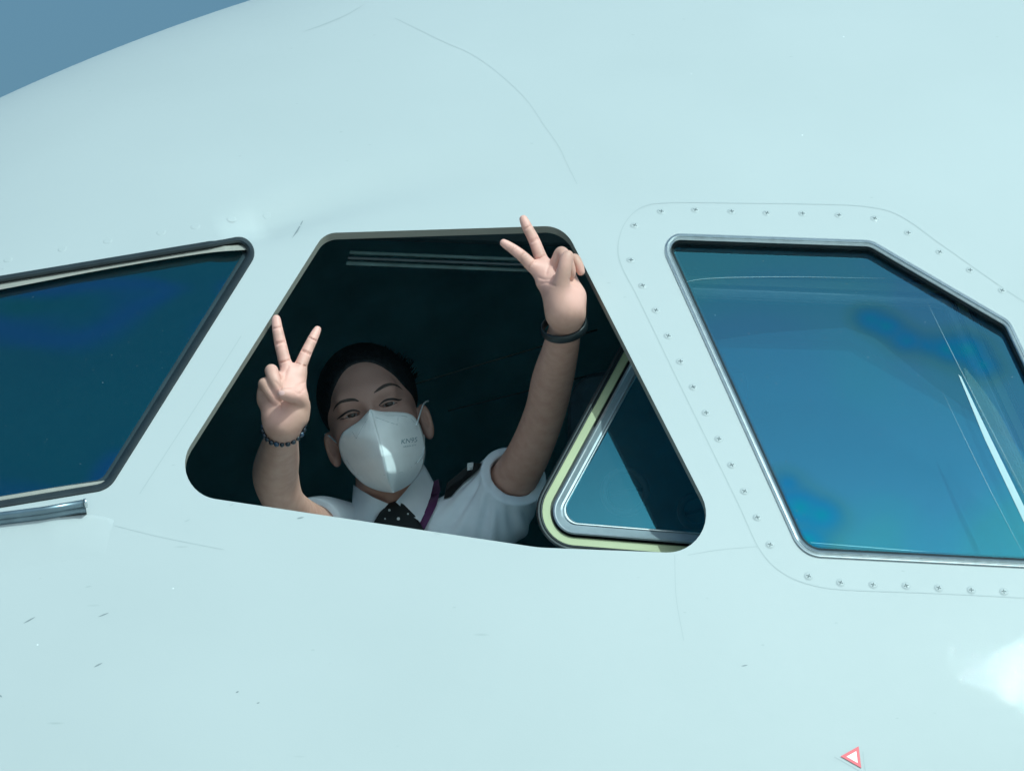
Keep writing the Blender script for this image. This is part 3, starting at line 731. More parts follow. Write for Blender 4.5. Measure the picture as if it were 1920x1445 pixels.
# --- her left arm (picture right), raised, and its hand
HL = -.005
ARM_L = [Group(chain([(930, 945, .45, 50), (985, 862, .34, 42), (1020, 778, .265, 39), (1036, 712, .19, 39.5), (1051, 655, .110, 34), (1061, 606, .04, 29.5), (1062, 580, HL + .012, 29)], 8), .002, .03)]
def CLh(a, b): return C(*leaned([a, b], 590))
def CRh(a, b): return C(*leaned([a, b], 800))
PALM_L = [Group([CLh((1050, 590, HL + .014, 25), (1036, 525, HL + .002, 21)), CLh((1074, 588, HL + .014, 20), (1076, 556, HL + .004, 19)), CLh((1018, 527, HL + .004, 13), (1012, 505, HL + .000, 12.5)), CLh((1040, 545, HL + .004, 20), (1026, 505, HL + .002, 14)),
                 CLh((1060, 550, HL + .005, 21), (1046, 508, HL + .002, 13)), CLh((1078, 556, HL + .006, 17), (1066, 512, HL + .004, 12))], .016, .02),
          Group([E((1050, 560, HL + .003), (21, 34, 20), 10)], .01, .022)]      # ball of the thumb
FING_L = [Group(chain(leaned([(1010, 508, HL + .000, 12), (996, 497, HL - .004, 11.6), (980, 481, HL - .008, 10.4), (962, 467, HL - .010, 9.2), (944.5, 455.5, HL - .011, 7.4)], 590)), .002, .008),
          Group(chain(leaned([(1026, 505, HL + .002, 12.5), (1014, 483, HL + .000, 11.8), (1001.5, 451, HL - .006, 10.4), (989, 427, HL - .010, 9.4), (981.5, 411, HL - .012, 7.8)], 590)), .002, .008),
          Group(chain(leaned([(1037, 508, HL + .000, 13), (1046, 488, HL - .022, 12.4), (1053, 474, HL - .034, 11.6), (1062, 487, HL - .042, 11), (1069, 505, HL - .032, 10), (1070, 516, HL - .022, 8.6)], 590)), .002, .0028),
          Group(chain(leaned([(1063, 512, HL + .002, 11.5), (1071, 494, HL - .014, 10.6), (1077, 486, HL - .022, 10), (1084, 496, HL - .026, 9), (1089, 509, HL - .022, 7.8)], 590)), .002, .0028),
          Group(chain(leaned([(1048, 560, HL - .012, 19), (1053, 530, HL - .036, 15.5), (1058, 503, HL - .056, 12.6), (1062, 488, HL - .063, 11.8), (1065, 479, HL - .066, 10.2)], 590)), .002, .006)]
# --- her right arm (picture left) and its hand
HR = -.105
ARM_R = [Group(chain([(605, 1000, .45, 52), (572, 985, .30, 47), (535, 945, .165, 39), (517, 895, .11, 43.5), (521, 858, .035, 40), (528, 822, -.05, 31), (532, 795, HR + .008, 27.5)], 8), .002, .03)]
PALM_R = [Group([CRh((520, 800, HR + .012, 18), (506, 742, HR + .006, 18.5)), CRh((543, 800, HR + .012, 18), (557, 750, HR + .006, 17)), CRh((531, 800, HR + .012, 20), (533, 745, HR + .008, 18)),
                 CRh((558, 752, HR + .004, 17), (561, 700, HR + .002, 13)), CRh((538, 750, HR + .004, 20), (541, 702, HR + .002, 13.5)), CRh((515, 748, HR + .004, 20), (518, 712, HR + .002, 13)), CRh((502, 748, HR + .006, 17), (499, 722, HR + .004, 13))], .016, .02),
          Group([E((549, 770, HR + .002), (20, 28, 18), 30)], .01, .016), Group([E((510, 770, HR + .008), (16, 30, 15), -8)], .01, .016)]
FING_R = [Group(chain(leaned([(559, 704, HR + .002, 12.4), (564.5, 684, HR + .000, 11.6), (574, 661, HR - .004, 10.4), (586, 636, HR - .007, 9.2), (595, 618, HR - .009, 7.2)], 800)), .002, .008),
          Group(chain(leaned([(542, 704, HR + .002, 12.8), (534, 678, HR + .000, 11.7), (525.5, 643, HR - .005, 11), (520, 615, HR - .009, 9.4), (518, 598, HR - .011, 8.0)], 800)), .002, .008),
          Group(chain(leaned([(518, 714, HR + .000, 13), (511, 701, HR - .022, 12.4), (509, 695, HR - .036, 11.6), (514, 712, HR - .044, 11), (521, 730, HR - .040, 10), (523, 744, HR - .030, 8.6)], 800)), .002, .0028),
          Group(chain(leaned([(500, 724, HR + .002, 12.4), (496, 720, HR - .018, 11.4), (498, 722, HR - .028, 10.6), (507, 738, HR - .030, 9.4), (517, 753, HR - .024, 8)], 800)), .002, .0028),
          Group(chain(leaned([(561, 782, HR - .006, 19), (566, 757, HR - .026, 15), (553, 743, HR - .048, 13.4), (541, 740, HR - .057, 12.4), (530, 738, HR - .060, 10.4)], 800)), .002, .005)]
CR_ = []
def finger_creases(pts, js):
    for j in js:
        p, q, n_ = np.array(pts[j][:2]), np.array(pts[j - 1][:2]), np.array(pts[j + 1][:2]); t = n_ - q; t = t / np.linalg.norm(t); nn = np.array([-t[1], t[0]]); r = pts[j][3]
        for sh in (-1.6, 1.6) if j == 2 else (0,):
            a = [(*(p + t * sh + nn * r * math.sin(R(f))), pts[j][2] - r * KP * math.cos(R(f)) * 1.06, .95) for f in (-55, -20, 20, 55)]
            CR_.append(Group([C(x, y) for x, y in zip(a, a[1:])], .001, .0026, '-'))
finger_creases(leaned([(1010, 508, HL + .000, 12), (996, 497, HL - .004, 11.6), (980, 481, HL - .008, 10.4), (962, 467, HL - .010, 9.2), (944.5, 455.5, HL - .011, 7.4)], 590), (1, 2, 3))
finger_creases(leaned([(1026, 505, HL + .002, 12.5), (1014, 483, HL + .000, 11.8), (1001.5, 451, HL - .006, 10.4), (989, 427, HL - .010, 9.4), (981.5, 411, HL - .012, 7.8)], 590), (1, 2, 3))
finger_creases(leaned([(559, 704, HR + .002, 12.4), (564.5, 684, HR + .000, 11.6), (574, 661, HR - .004, 10.4), (586, 636, HR - .007, 9.2), (595, 618, HR - .009, 7.2)], 800), (1, 2, 3))
finger_creases(leaned([(542, 704, HR + .002, 12.8), (534, 678, HR + .000, 11.7), (525.5, 643, HR - .005, 11), (520, 615, HR - .009, 9.4), (518, 598, HR - .011, 8.0)], 800), (1, 2, 3))
def palm_line(pts, groups, r=.9):
    c = smooth_line(pts, 10); d = trace(groups, c) - .0002; a = [(x, y, z, r) for (x, y), z in zip(c, d)]
    CR_.append(Group([C(x, y) for x, y in zip(a, a[1:])], .001, .0026, '-'))
for ln in [[(572, 716), (560, 722), (548, 726)], [(571, 730), (561, 738), (553, 733)], [(527, 756), (528, 772), (534, 788)], [(541, 686), (536, 697), (533, 712)], [(517, 716), (523, 722), (527, 732)]]: palm_line(ln, PALM_R + FING_R)
for ln in [[(1010, 520), (1022, 524), (1036, 522)], [(1014, 532), (1026, 530), (1040, 535)], [(1068, 523), (1076, 530), (1086, 536)], [(1070, 560), (1082, 575), (1089, 584)], [(1030, 497), (1026, 505), (1024, 514)]]: palm_line(ln, PALM_L + FING_L)
SKINBODY = HEAD + NECK + TORSO + ARM_L + PALM_L + FING_L + ARM_R + PALM_R + FING_R + CR_

def make_skin_mat():
    m = mat('skin', (.50, .30, .215), .48, 0, .35); b = m.node_tree.nodes['Principled BSDF']
    b.inputs['Subsurface Weight'].default_value = .05; b.inputs['Subsurface Radius'].default_value = (.010, .004, .002); b.inputs['Subsurface Scale'].default_value = .5
    at = N(m, 'ShaderNodeAttribute'); at.attribute_name = 'flush'
    tc = N(m, 'ShaderNodeTexCoord'); n = N(m, 'ShaderNodeTexNoise'); n.inputs['Scale'].default_value = 60; n.inputs['Detail'].default_value = 6; L(m, tc.outputs['Object'], n.inputs['Vector'])
    r = N(m, 'ShaderNodeValToRGB'); r.color_ramp.elements[0].position = .32; r.color_ramp.elements[1].position = .68; r.color_ramp.elements[0].color = (.50, .285, .215, 1); r.color_ramp.elements[1].color = (.58, .35, .27, 1)
    L(m, n.outputs['Fac'], r.inputs[0])
    x = N(m, 'ShaderNodeMix'); x.data_type = 'RGBA'; L(m, at.outputs['Fac'], x.inputs[0]); L(m, r.outputs[0], x.inputs[6]); x.inputs[7].default_value = (.80, .445, .37, 1)
    fa = N(m, 'ShaderNodeAttribute'); fa.attribute_name = 'face_shade'; x2 = N(m, 'ShaderNodeMix'); x2.data_type = 'RGBA'; L(m, fa.outputs['Fac'], x2.inputs[0]); L(m, x.outputs[2], x2.inputs[6]); x2.inputs[7].default_value = (.30, .20, .175, 1)
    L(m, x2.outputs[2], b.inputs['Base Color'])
    n2 = N(m, 'ShaderNodeTexNoise'); n2.inputs['Scale'].default_value = 700; n2.inputs['Detail'].default_value = 4; L(m, tc.outputs['Object'], n2.inputs['Vector'])
    bp = N(m, 'ShaderNodeBump'); bp.inputs['Strength'].default_value = .25; bp.inputs['Distance'].default_value = .0006; L(m, n2.outputs['Fac'], bp.inputs['Height']); L(m, bp.outputs[0], b.inputs['Normal'])
    return m
SKIN = make_skin_mat()
SHIRT = vary(mat('white_cotton', (.80, .83, .88), .8, 0, .2), (.80, .83, .88), .05, 30, bump=.2, bscale=900, bdist=.0006)
HAIR = vary(mat('black_hair', (.012, .016, .019), .6, 0, .25), (.012, .016, .019), .6, 160, bump=.6, bscale=260, bdist=.002)
BLACK = mat('black_cloth', (.008, .010, .012), .7)
MASKM = vary(mat('mask_fabric', (.88, .90, .91), .9, 0, .1), (.88, .90, .91), .04, 40, bump=.25, bscale=700, bdist=.0005)

person = empty('person', upn(770, 1250, .46), label='pilot in white shirt and white face mask giving two V signs', cat='person')
pinv = Matrix.Translation(person.location).inverted()
def pp(o): o.parent = person; o.matrix_parent_inverse = pinv; return o
def ps(o, p): o.parent = p; o.matrix_parent_inverse = Matrix.Identity(4); return o
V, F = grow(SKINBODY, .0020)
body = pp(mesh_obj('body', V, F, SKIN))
# rosy palms and fingertips: colour of the skin itself
pxv = proj(V); fl = np.zeros(len(V))
for (x, y, rr, a) in [(518, 605, 24, 1), (593, 625, 24, 1), (527, 645, 22, .85), (575, 660, 22, .85), (540, 690, 34, .85), (555, 725, 28, .9), (521, 738, 16, .8), (517, 755, 14, .8), (525, 770, 34, .55), (945, 456, 20, 1), (965, 470, 22, .85), (983, 415, 22, .85), (1002, 455, 24, .8), (1015, 508, 38, .9), (1080, 555, 32, .8), (1088, 508, 14, .7), (1060, 560, 40, .5), (1055, 490, 22, .5)]:
    fl = np.maximum(fl, a * np.exp(-(((pxv - (x, y)) ** 2).sum(1) / (rr * rr)) ** 1.5))
at = body.data.attributes.new('flush', 'FLOAT', 'POINT'); at.data.foreach_set('value', fl.astype(np.float32))

# shade put into the face's skin colour, darkest round the lids
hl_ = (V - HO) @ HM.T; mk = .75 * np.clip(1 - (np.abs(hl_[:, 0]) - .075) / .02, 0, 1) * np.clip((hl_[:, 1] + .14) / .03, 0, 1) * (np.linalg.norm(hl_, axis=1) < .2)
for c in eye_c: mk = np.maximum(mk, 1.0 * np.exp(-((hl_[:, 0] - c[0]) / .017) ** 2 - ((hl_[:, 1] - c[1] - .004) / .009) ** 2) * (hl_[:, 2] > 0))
am = body.data.attributes.new('face_shade', 'FLOAT', 'POINT'); am.data.foreach_set('value', mk.astype(np.float32))
# --- eyes, brows, lashes
SCLERA = mat('eye_white', (.34, .33, .33), .2); IRIS = mat('iris', (.02, .014, .012), .15); LASH = mat('lash', (.01, .01, .011), .6)
def uvsphere(c, r, M, n=16, cap=None):
    Vv = []; Ff = []
    for i in range(n + 1):
        t = math.pi * i / n if cap is None else cap * i / n
        for k in range(2 * n):
            a = math.pi * k / n; Vv.append(c + (np.array([math.sin(t) * math.cos(a), math.sin(t) * math.sin(a), math.cos(t)]) * r) @ M)
    for i in range(n):
        for k in range(2 * n): Ff.append((i * 2 * n + k, i * 2 * n + (k + 1) % (2 * n), (i + 1) * 2 * n + (k + 1) % (2 * n), (i + 1) * 2 * n + k))
    return Vv, Ff
for c in eye_c:
    e = pp(mesh_obj('eye', *uvsphere(hp(c[0], c[1], c[2] - .0004), .0122, HM), SCLERA))
    ps(mesh_obj('iris', *uvsphere(hp(c[0], c[1], c[2] - .0002), .0123, HM, 12, R(33)), IRIS), e)
def stroke(name, pts, wpx, m, lift, groups, parent=None, n=30, flat=.5):
    c = smooth_line(pts, n); wv = np.interp(np.linspace(0, 1, len(c)), np.linspace(0, 1, len(wpx)), wpx)
    d = trace(groups, c) - lift; P = upn(c[:, 0], c[:, 1], d)
    Vv, Ff = tube(P, wv * KP, 8); o = mesh_obj(name, Vv, Ff, m); return pp(o) if parent is None else ps(o, parent)
HG = HEAD
zx = lambda x, y: (600 + x / 8.727, 700 + y / 8.727)
BROW = vary(mat('eyebrow', (.05, .04, .036), .8), (.05, .04, .036), .4, 900)
stroke('eyebrow', [zx(*p) for p in [(880, 322), (960, 262), (1060, 205), (1170, 180), (1280, 215), (1375, 295)]], [1.8, 3.2, 3.6, 3.1, 2.0, .6], BROW, -.0014, HG)
stroke('eyebrow', [zx(*p) for p in [(640, 452), (560, 428), (460, 436), (340, 470), (255, 545), (212, 640)]], [1.8, 3.2, 3.6, 3.1, 2.0, .6], BROW, -.0014, HG)
stroke('upper_lash', [zx(*p) for p in [(965, 525), (1030, 462), (1110, 425), (1200, 418), (1290, 432), (1345, 420)]], [.9, 1.6, 2.0, 2.2, 2.0, .4], LASH, .0006, HG)
stroke('upper_lash', [zx(*p) for p in [(660, 632), (600, 608), (520, 605), (430, 640), (340, 705), (275, 752)]], [.9, 1.6, 2.0, 2.2, 2.0, .4], LASH, .0006, HG)
stroke('lower_lash', [zx(*p) for p in [(980, 535), (1060, 545), (1150, 530), (1260, 475)]], [.5, .8, .9, .7], LASH, .0002, HG)
stroke('lower_lash', [zx(*p) for p in [(650, 665), (560, 700), (460, 725), (330, 752)]], [.5, .8, .9, .7], LASH, .0002, HG)
# --- hair drawn back, with a bun behind
HAIRG = [Group([he((0, .024, -.014), (.0768, .0830, .097)), he((0, .016, -.03), (.0775, .078, .085))], .02, .01), Group([he((.02, .03, -.13), (.05, .05, .045))], .01, .02),
         Group([he((.002, -.030, .085), (.0665, .105, .100))], .02, .012, '-')]
Vh, Fh = grow(HAIRG, .0030); pp(mesh_obj('hair', Vh, Fh, HAIR, label='black hair pulled back tight'))

rs = np.random.RandomState(3); hl = smooth_line([(610, 772), (613, 745), (625, 708), (650, 682), (690, 669), (732, 672), (763, 694), (779, 728), (786, 760)], 120)
SV = []; SF = []; hc = np.array([702., 800.])
starts = []; 
for k in range(460):
    b = hl[rs.randint(int(len(hl) * .14), int(len(hl) * .84))]; o = (b - hc) / np.linalg.norm(b - hc); st = b - o * rs.uniform(-3, 8); tw = rs.uniform(-.25, .25)
    o2 = np.array([o[0] * math.cos(tw) - o[1] * math.sin(tw), o[0] * math.sin(tw) + o[1] * math.cos(tw)]); ln = rs.uniform(12, 20); starts.append(np.array([st + o2 * ln * f for f in (0, .33, .66, 1)]))
A_ = np.array(starts); dd = trace([HEAD, HAIRG], A_.reshape(-1, 2)).reshape(-1, 4) - np.array([-.0004, .0006, .0008, .0002])
for a_, d_ in zip(A_, dd):
    tv, tf = tube(upn(a_[:, 0], a_[:, 1], d_), [.00012, .0005, .0006, .0004], 4, False); b0 = len(SV); SV += tv; SF += [tuple(i + b0 for i in f) for f in tf]
hs = pp(mesh_obj('hairline_strands', SV, SF, HAIR)); hs['kind'] = 'stuff'
# --- face mask folded along the middle
mk_r = [(694, 768), (704, 800), (714, 836), (722, 872), (729, 900), (735, 918), (737, 923)]
mk_right = [(694, 768), (716, 772), (748, 773), (770, 777), (784, 791), (791, 808), (796, 832), (796, 856), (789, 882), (774, 902), (757, 914), (737, 923)]
mk_left = [(694, 768), (684, 779), (672, 791), (655, 802), (642, 813), (636, 832), (640, 854), (650, 873), (666, 892), (686, 909), (711, 919), (737, 923)]
NT = 48
def resample(p, n):
    p = smooth_line(p, 160); l = np.concatenate([[0], np.cumsum(np.linalg.norm(np.diff(p, axis=0), axis=1))]); t = np.linspace(0, l[-1], n); return np.stack([np.interp(t, l, p[:, 0]), np.interp(t, l, p[:, 1])], 1)
ridge = resample(mk_r, NT); ridge_z = np.interp(np.linspace(0, 1, NT), [0, .15, .35, .55, .75, .9, 1], [.096, .116, .136, .147, .142, .118, .096])
halves = []
NU = 22
for side in (mk_left, mk_right):
    ed = resample(side, NT); de = np.minimum(trace(HEAD + NECK, ed), HD + .05)
    ez = HD + .085 - de + .006; ez[0] = ridge_z[0]; ez[-1] = ridge_z[-1]
    ez = np.convolve(np.pad(ez, 3, 'edge'), np.ones(7) / 7, 'valid'); ez[0] = ridge_z[0]; ez[-1] = ridge_z[-1]
    G = np.zeros((NT, NU, 3))
    for k in range(NU):
        u = k / (NU - 1); p = ridge + (ed - ridge) * u
        z = ez + (ridge_z - ez) * (1 - u ** 1.08) + .007 * np.sin(math.pi * u ** .9)
        pw_ = .0006 * np.sin(30 * u + 9 * np.linspace(0, 1, NT) + 4 * u * u) * u
        G[:, k] = upn(p[:, 0], p[:, 1], HD + .085 - z - pw_)
    halves.append(G)
VM = []; FM = []
for hi_, G in enumerate(halves):
    b0 = len(VM); VM += [tuple(q) for q in G.reshape(-1, 3)]
    for i in range(NT - 1):
        for k in range(NU - 1):
            q = (b0 + i * NU + k, b0 + i * NU + k + 1, b0 + (i + 1) * NU + k + 1, b0 + (i + 1) * NU + k); FM.append(q if hi_ else q[::-1])
mask = pp(mesh_obj('face_mask', VM, FM, MASKM, label='white fold flat respirator with centre crease')); 
md = mask.modifiers.new('thick', 'SOLIDIFY'); md.thickness = .0008; md.offset = -1
PRINT = mat('mask_print', (.22, .32, .38), .8)
def mask_pt(px, lift):
    """point of the mask's right half under a pixel"""
    G = halves[1].reshape(-1, 3); q = proj(G); px = np.atleast_2d(px); out = []
    for p in px:
        d2 = ((q - p) ** 2).sum(1); ii = np.argsort(d2)[:4]; wgt = 1 / (d2[ii] + .3); dep = (((G[ii] - CAM) @ CF) * wgt).sum() / wgt.sum() - D0 - PD; out.append(upn(p[0], p[1], dep - lift))
    return np.array(out)
def mask_text(txt, x, y, size, ang):
    cu = bpy.data.curves.new('print', 'FONT'); cu.body = txt; cu.size = 1.0; cu.align_x = 'CENTER'
    t = bpy.data.objects.new('print', cu); COL.objects.link(t); dg = bpy.context.evaluated_depsgraph_get(); me = bpy.data.meshes.new_from_object(t.evaluated_get(dg)); bpy.data.objects.remove(t)
    co = np.array([v.co[:2] for v in me.vertices]) * size; a = R(ang); P2 = np.stack([x + co[:, 0] * math.cos(a) + co[:, 1] * math.sin(a), y + co[:, 0] * math.sin(a) * -1 - co[:, 1] * math.cos(a)], 1)
    Q = mask_pt(P2, .0020)
    for v, q in zip(me.vertices, Q): v.co = q
    me.materials.append(PRINT); o = link('mask_print', me); ps(o, mask); return o
mask_text('KN95', 767, 830, 13, 8); mask_text('GB2626-2019', 768, 837, 4.4, 8)
def stitch(pts, half, lift=.0009, w_=.55):
    c = smooth_line(pts, 16); G = halves[half].reshape(-1, 3); q = proj(G); d = []
    for p in c:
        d2 = ((q - p) ** 2).sum(1); ii = np.argsort(d2)[:4]; wgt = 1 / (d2[ii] + .3); d.append((((G[ii] - CAM) @ CF) * wgt).sum() / wgt.sum() - D0 - PD)
    ps(mesh_obj('weld_line', *tube(upn(c[:, 0], c[:, 1], np.array(d) - lift), w_ * KP, 6), STITCH), mask)
STITCH = mat('weld_line', (.42, .48, .50), .8)
stitch([(703, 776), (725, 779), (750, 779), (768, 783), (780, 795)], 1); stitch([(746, 779), (746, 788), (745, 796)], 1); stitch([(745, 796), (725, 790), (704, 782)], 1)
stitch([(659, 806), (664, 815), (668, 822)], 0); stitch([(690, 783), (680, 800), (668, 822)], 0)
stitch([(650, 862), (668, 886), (690, 893), (722, 890)], 0); stitch([(742, 888), (765, 880), (785, 862)], 1)
LOOP = mat('ear_loop', (.72, .76, .78), .7)
def tubepx(name, pts, r, m, parent, n=30, seg=8):
    c = smooth_line(pts, n); return (ps if parent is not person else (lambda o, p: pp(o)))(mesh_obj(name, *tube(upn(c[:, 0], c[:, 1], c[:, 2]), r * KP, seg), m), parent)
tubepx('ear_loop', [(781, 797, HD + .026), (786, 780, HD + .045), (792, 762, HD + .068), (797, 754, HD + .085), (803, 752, HD + .10)], 1.5, LOOP, mask)
tubepx('ear_loop', [(783, 868, HD + .02), (793, 850, HD + .03), (796, 830, HD + .05), (795, 815, HD + .08)], 1.0, LOOP, mask)
tubepx('ear_loop', [(643, 836, HD + .026), (632, 830, HD + .045), (622, 821, HD + .068), (614, 815, HD + .085), (609, 814, HD + .10)], 1.7, LOOP, mask)

# --- shirt
arm_dir = upn(1020, 778, .23) - upn(930, 945, .45); arm_dir /= np.linalg.norm(arm_dir)
SHIRTG = [Group([E((768, 1135, .46), (205, 150, 128)), C((700, 1010, .46, 66), (612, 1000, .43, 60)), C((845, 1005, .455, 72), (925, 950, .43, 66)), C((800, 1010, .42, 60), (905, 985, .40, 62))], .05, .03),
          Group(chain([(925, 950, .45, 66), (962, 895, .375, 57), (990, 850, .325, 55)]), .02, .03), Group(chain([(612, 1000, .43, 60), (585, 990, .36, 57)]), .02, .03)]
cutL = upn(964, 890, .372)
class Half:       # everything beyond a plane
    def __init__(self, p, n): self.p0, self.n = np.array(p), np.array(n) / np.linalg.norm(n); self.lo = self.p0 - .14; self.hi = self.p0 + .14
    def d(self, p): return -((p - self.p0) @ self.n)
sleeve_n = arm_dir
SHIRTG.append(Group([Half(cutL, sleeve_n)], .001, .004, '-'))
cutR = upn(583, 990, .352); SHIRTG.append(Group([Half(cutR, upn(535, 945, .115) - upn(605, 1000, .45))], .001, .004, '-'))
SHIRTG.append(Group([Cone(cutL - arm_dir * .03, cutL + arm_dir * .08, .0385, .041)], .001, .004, '-'))
SHIRTG.append(Group([C((722, 905, HD + .115, 64), (745, 975, HD + .13, 64))], .01, .004, '-'))
Vs, Fs = grow(SHIRTG, .0031)
# drawn folds fanning out from the raised shoulder
q = proj(Vs); x, y = q[:, 0], q[:, 1]
ang = np.arctan2(y - 850, x - 930); rad_ = np.hypot(x - 930, y - 850)
fold = (np.sin(ang * 17 + .8 * np.sin(rad_ / 40)) * .6 + np.sin(ang * 31 + 1.3) * .4) * np.clip((rad_ - 10) / 60, 0, 1) * np.exp(-(np.clip(rad_ - 120, 0, 400) / 90) ** 2)
fold += .5 * np.sin(x * .11 + y * .05) * np.exp(-((x - 890) / 60) ** 2 - ((y - 905) / 40) ** 2)
nrm = np.zeros_like(Vs)
e_ = .002
nrm = np.stack([sdf(SHIRTG, Vs + np.eye(3)[i] * e_) - sdf(SHIRTG, Vs - np.eye(3)[i] * e_) for i in range(3)], 1); nrm /= np.maximum(np.linalg.norm(nrm, axis=1), 1e-9)[:, None]
hem = np.clip(-((Vs - cutL) @ sleeve_n) / .02, 0.12, 1); Vs = Vs + nrm * (fold * .0046 * hem)[:, None]
shirt = pp(mesh_obj('shirt', Vs, Fs, SHIRT, label='white short sleeved uniform shirt'))
FITS = {}
def drape(name, outline, groups, lift, thick, m, parent, step=8, label=None, dmax=None, extra=None, fit=False):
    v, f = fill2d(np.array(outline, float), step); d = trace(groups, v)
    if dmax is not None: d = np.minimum(d, dmax)
    trace_d = d
    if fit:         # stiff cloth: a smooth quadratic sheet just clear of what it lies on
        u = (v - v.mean(0)) / 40; Q_ = np.stack([np.ones(len(u)), u[:, 0], u[:, 1], u[:, 0] ** 2, u[:, 0] * u[:, 1], u[:, 1] ** 2], 1); co = np.linalg.lstsq(Q_, d, rcond=None)[0]; f_ = Q_ @ co; d = f_ + np.quantile(d - f_, .12)
    d = d - lift
    if fit: FITS[name] = (v.mean(0), co, np.quantile(trace_d - f_, .12) - lift)
    if extra is not None: d = d + extra(v)
    n = len(v); no = len(outline); P = np.vstack([upn(v[:, 0], v[:, 1], d), upn(v[:, 0], v[:, 1], d + thick)])
    Ff = [tuple(a) for a in f] + [tuple(b + n for b in a[::-1]) for a in f] + [(i, (i + 1) % no, (i + 1) % no + n, i + n) for i in range(no)]
    o = mesh_obj(name, P, Ff, m, None, True, label); fix_normals(o); o.data.set_sharp_from_angle(angle=R(50)); return ps(o, parent) if parent is not person else pp(o)
NS = [HEAD + NECK + TORSO, SHIRTG]
def dens(pts, n=6):
    P = np.array(pts, float); out = []
    for a, b in zip(P, np.roll(P, -1, 0)):
        for k in range(n): out.append(a + (b - a) * k / n)
    return out
drape('collar', dens([(793, 868), (803, 884), (813, 904), (806, 935), (796, 962), (788, 978), (766, 962), (742, 941), (762, 918), (780, 894)]), NS, .004, .003, SHIRT, shirt, 8, None, HD + .13, None, True)
drape('collar', dens([(662, 908), (676, 918), (700, 932), (728, 944), (716, 958), (704, 975), (690, 990), (668, 985), (660, 950)]), NS, .004, .003, SHIRT, shirt, 8, None, HD + .13, None, True)
TIE = mat('black_tie', (.010, .014, .015), .55)
tie = drape('tie', dens([(729, 943), (744, 938), (757, 945), (778, 966), (800, 1000), (805, 1040), (690, 1040), (700, 980), (712, 960)]), NS, .0120, .006, TIE, person, 8, 'black necktie with small white dots', HD + .13, None, True)
DOT = mat('tie_dot', (.6, .62, .62), .6)
for (x, y, r) in [(730, 956, 2.4), (751, 943, 1.6), (765, 963, 1.7), (747, 972, 3.0), (722, 972, 1.6)]:
    n = 10; o = [(x + r * math.cos(2 * math.pi * k / n), y + r * math.sin(2 * math.pi * k / n)) for k in range(n)]
    m0, co, of = FITS['tie']; o = np.array(o); u = (o - m0) / 40; dd_ = np.stack([np.ones(len(u)), u[:, 0], u[:, 1], u[:, 0] ** 2, u[:, 0] * u[:, 1], u[:, 1] ** 2], 1) @ co + of - .0009
    ps(mesh_obj('dot', upn(o[:, 0], o[:, 1], dd_), [tuple(range(n))], DOT), tie)
LAN = vary(mat('purple_ribbon', (.085, .022, .095), .6), (.085, .022, .095), .15, 200)
drape('lanyard', dens([(812, 902), (822, 898), (826, 918), (818, 948), (806, 972), (792, 1000), (776, 1000), (790, 975), (802, 945), (810, 920)]), NS, .009, .002, LAN, person, 7, 'purple neck lanyard', HD + .15)
ep = drape('epaulette', dens([(832, 935), (838, 905), (862, 885), (884, 868), (903, 868), (897, 880), (868, 905), (846, 930)]), SHIRTG, .008, .006, BLACK, shirt, 7, None, .43)
ps(drape('epaulette_stripe', dens([(876, 868), (888, 866), (886, 880), (876, 882)], 3), SHIRTG, .0105, .002, DOT, ep, 5, None, .42), ep)

# --- bead bracelet, wristband, ring, thumbnail
BEAD = mat('dark_bead', (.012, .018, .03), .12, 0, .8)
BEADB = mat('blue_bead', (.03, .055, .10), .12, 0, .8)
brc = empty('bead_bracelet', (0, 0, 0)); pp(brc); brc['label'] = 'bracelet of dark polished beads'
n = 23
wc = upn(532, 800, HR + .016); wa = upn(521, 858, .035) - upn(532, 795, HR + .008); wa /= np.linalg.norm(wa)
bx_ = CR - wa * (wa @ CR); bx_ /= np.linalg.norm(bx_); by_ = np.cross(wa, bx_)
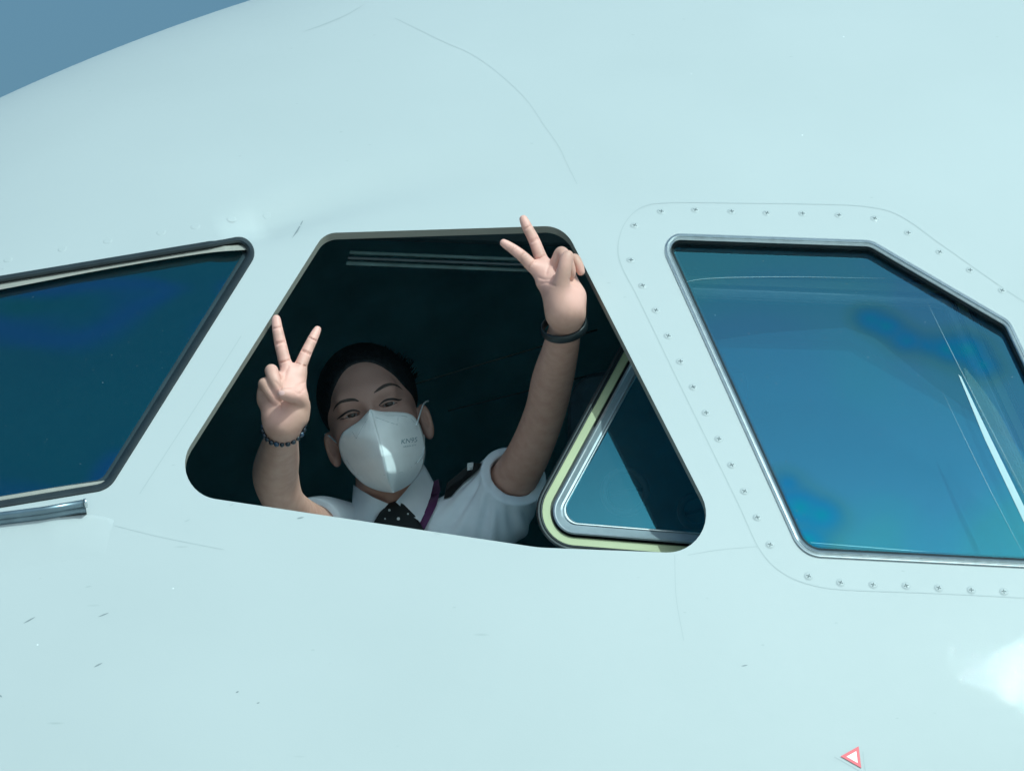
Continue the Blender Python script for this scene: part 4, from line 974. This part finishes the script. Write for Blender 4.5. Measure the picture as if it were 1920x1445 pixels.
# loop hangs a little: tilt about the sight line
tl = R(8); ctr = wc
bead_px = []
for k in range(n):
    a = 2 * math.pi * k / n
    P = ctr + (.0330 * math.cos(a)) * (bx_ * math.cos(tl) + CU * math.sin(tl) * .9) + (.0300 * math.sin(a)) * by_
    r = .0044 if k % 3 else .0038
    ps(mesh_obj('bead', *uvsphere(P, r, HM, 8), BEADB if k % 5 == 2 else BEAD), brc)
BAND = vary(mat('black_silicone', (.014, .020, .023), .4), (.014, .020, .023), .2, 60)
def band(name, c, ax, rx, ry, wd, th, m, spin=0.0):
    ax = ax / np.linalg.norm(ax); x = CR - ax * (ax @ CR); x /= np.linalg.norm(x); yv = np.cross(ax, x)
    Vv = []; Ff = []; n = 56; prof = [(0, -.5), (.5, -.42), (1, -.3), (1.15, 0), (1, .3), (.5, .42), (0, .5), (0, .2), (0, -.2)]
    for k in range(n):
        a = 2 * math.pi * k / n; dr = math.cos(a) * x * rx + math.sin(a) * yv * ry; u = dr / np.linalg.norm(dr)
        for (o_, h_) in prof: Vv.append(c + dr + u * o_ * th + ax * h_ * wd)
    m_ = len(prof)
    for k in range(n):
        for j in range(m_): Ff.append((k * m_ + j, k * m_ + (j + 1) % m_, ((k + 1) % n) * m_ + (j + 1) % m_, ((k + 1) % n) * m_ + j))
    o = mesh_obj(name, Vv, Ff, m); fix_normals(o); return pp(o)
wax = (upn(1062, 600, .0) - upn(1053, 655, .07)); wax = .80 * CU - .60 * CF - .16 * CR
wb = band('wristband', upn(1058, 613, .048), wax, .0345, .0330, .0155, .003, BAND); wb['label'] = 'black rubber wristband'
SILV = mat('silver', (.75, .75, .73), .2, 1)
rg = band('ring', upn(1041.5, 498, HL - .011 + 92 * KP * LEAN - 9 * KP * YAW), upn(1046, 488, HL - .022 + 102 * KP * LEAN - 4 * KP * YAW) - upn(1037, 508, HL + 82 * KP * LEAN - 13 * KP * YAW), .0112, .0112, .0026, .0009, SILV); rg['label'] = 'thin silver ring'
NAIL = mat('nail', (.80, .49, .44), .35)
drape('thumbnail', [(528.5 + 5.6 * math.cos(k * math.pi / 8), 736.5 + 4.6 * math.sin(k * math.pi / 8)) for k in range(16)], PALM_R + FING_R, .0006, .001, NAIL, person, 3)
# ground
APRON = vary(mat('concrete', (.52, .51, .485), .85), (.52, .51, .485), .15, .6)
g = mesh_obj('apron', [(-6000, -6000, 0), (6000, -6000, 0), (6000, 6000, 0), (-6000, 6000, 0)], [(0, 1, 2, 3)], APRON, smooth=False); g['kind'] = 'structure'
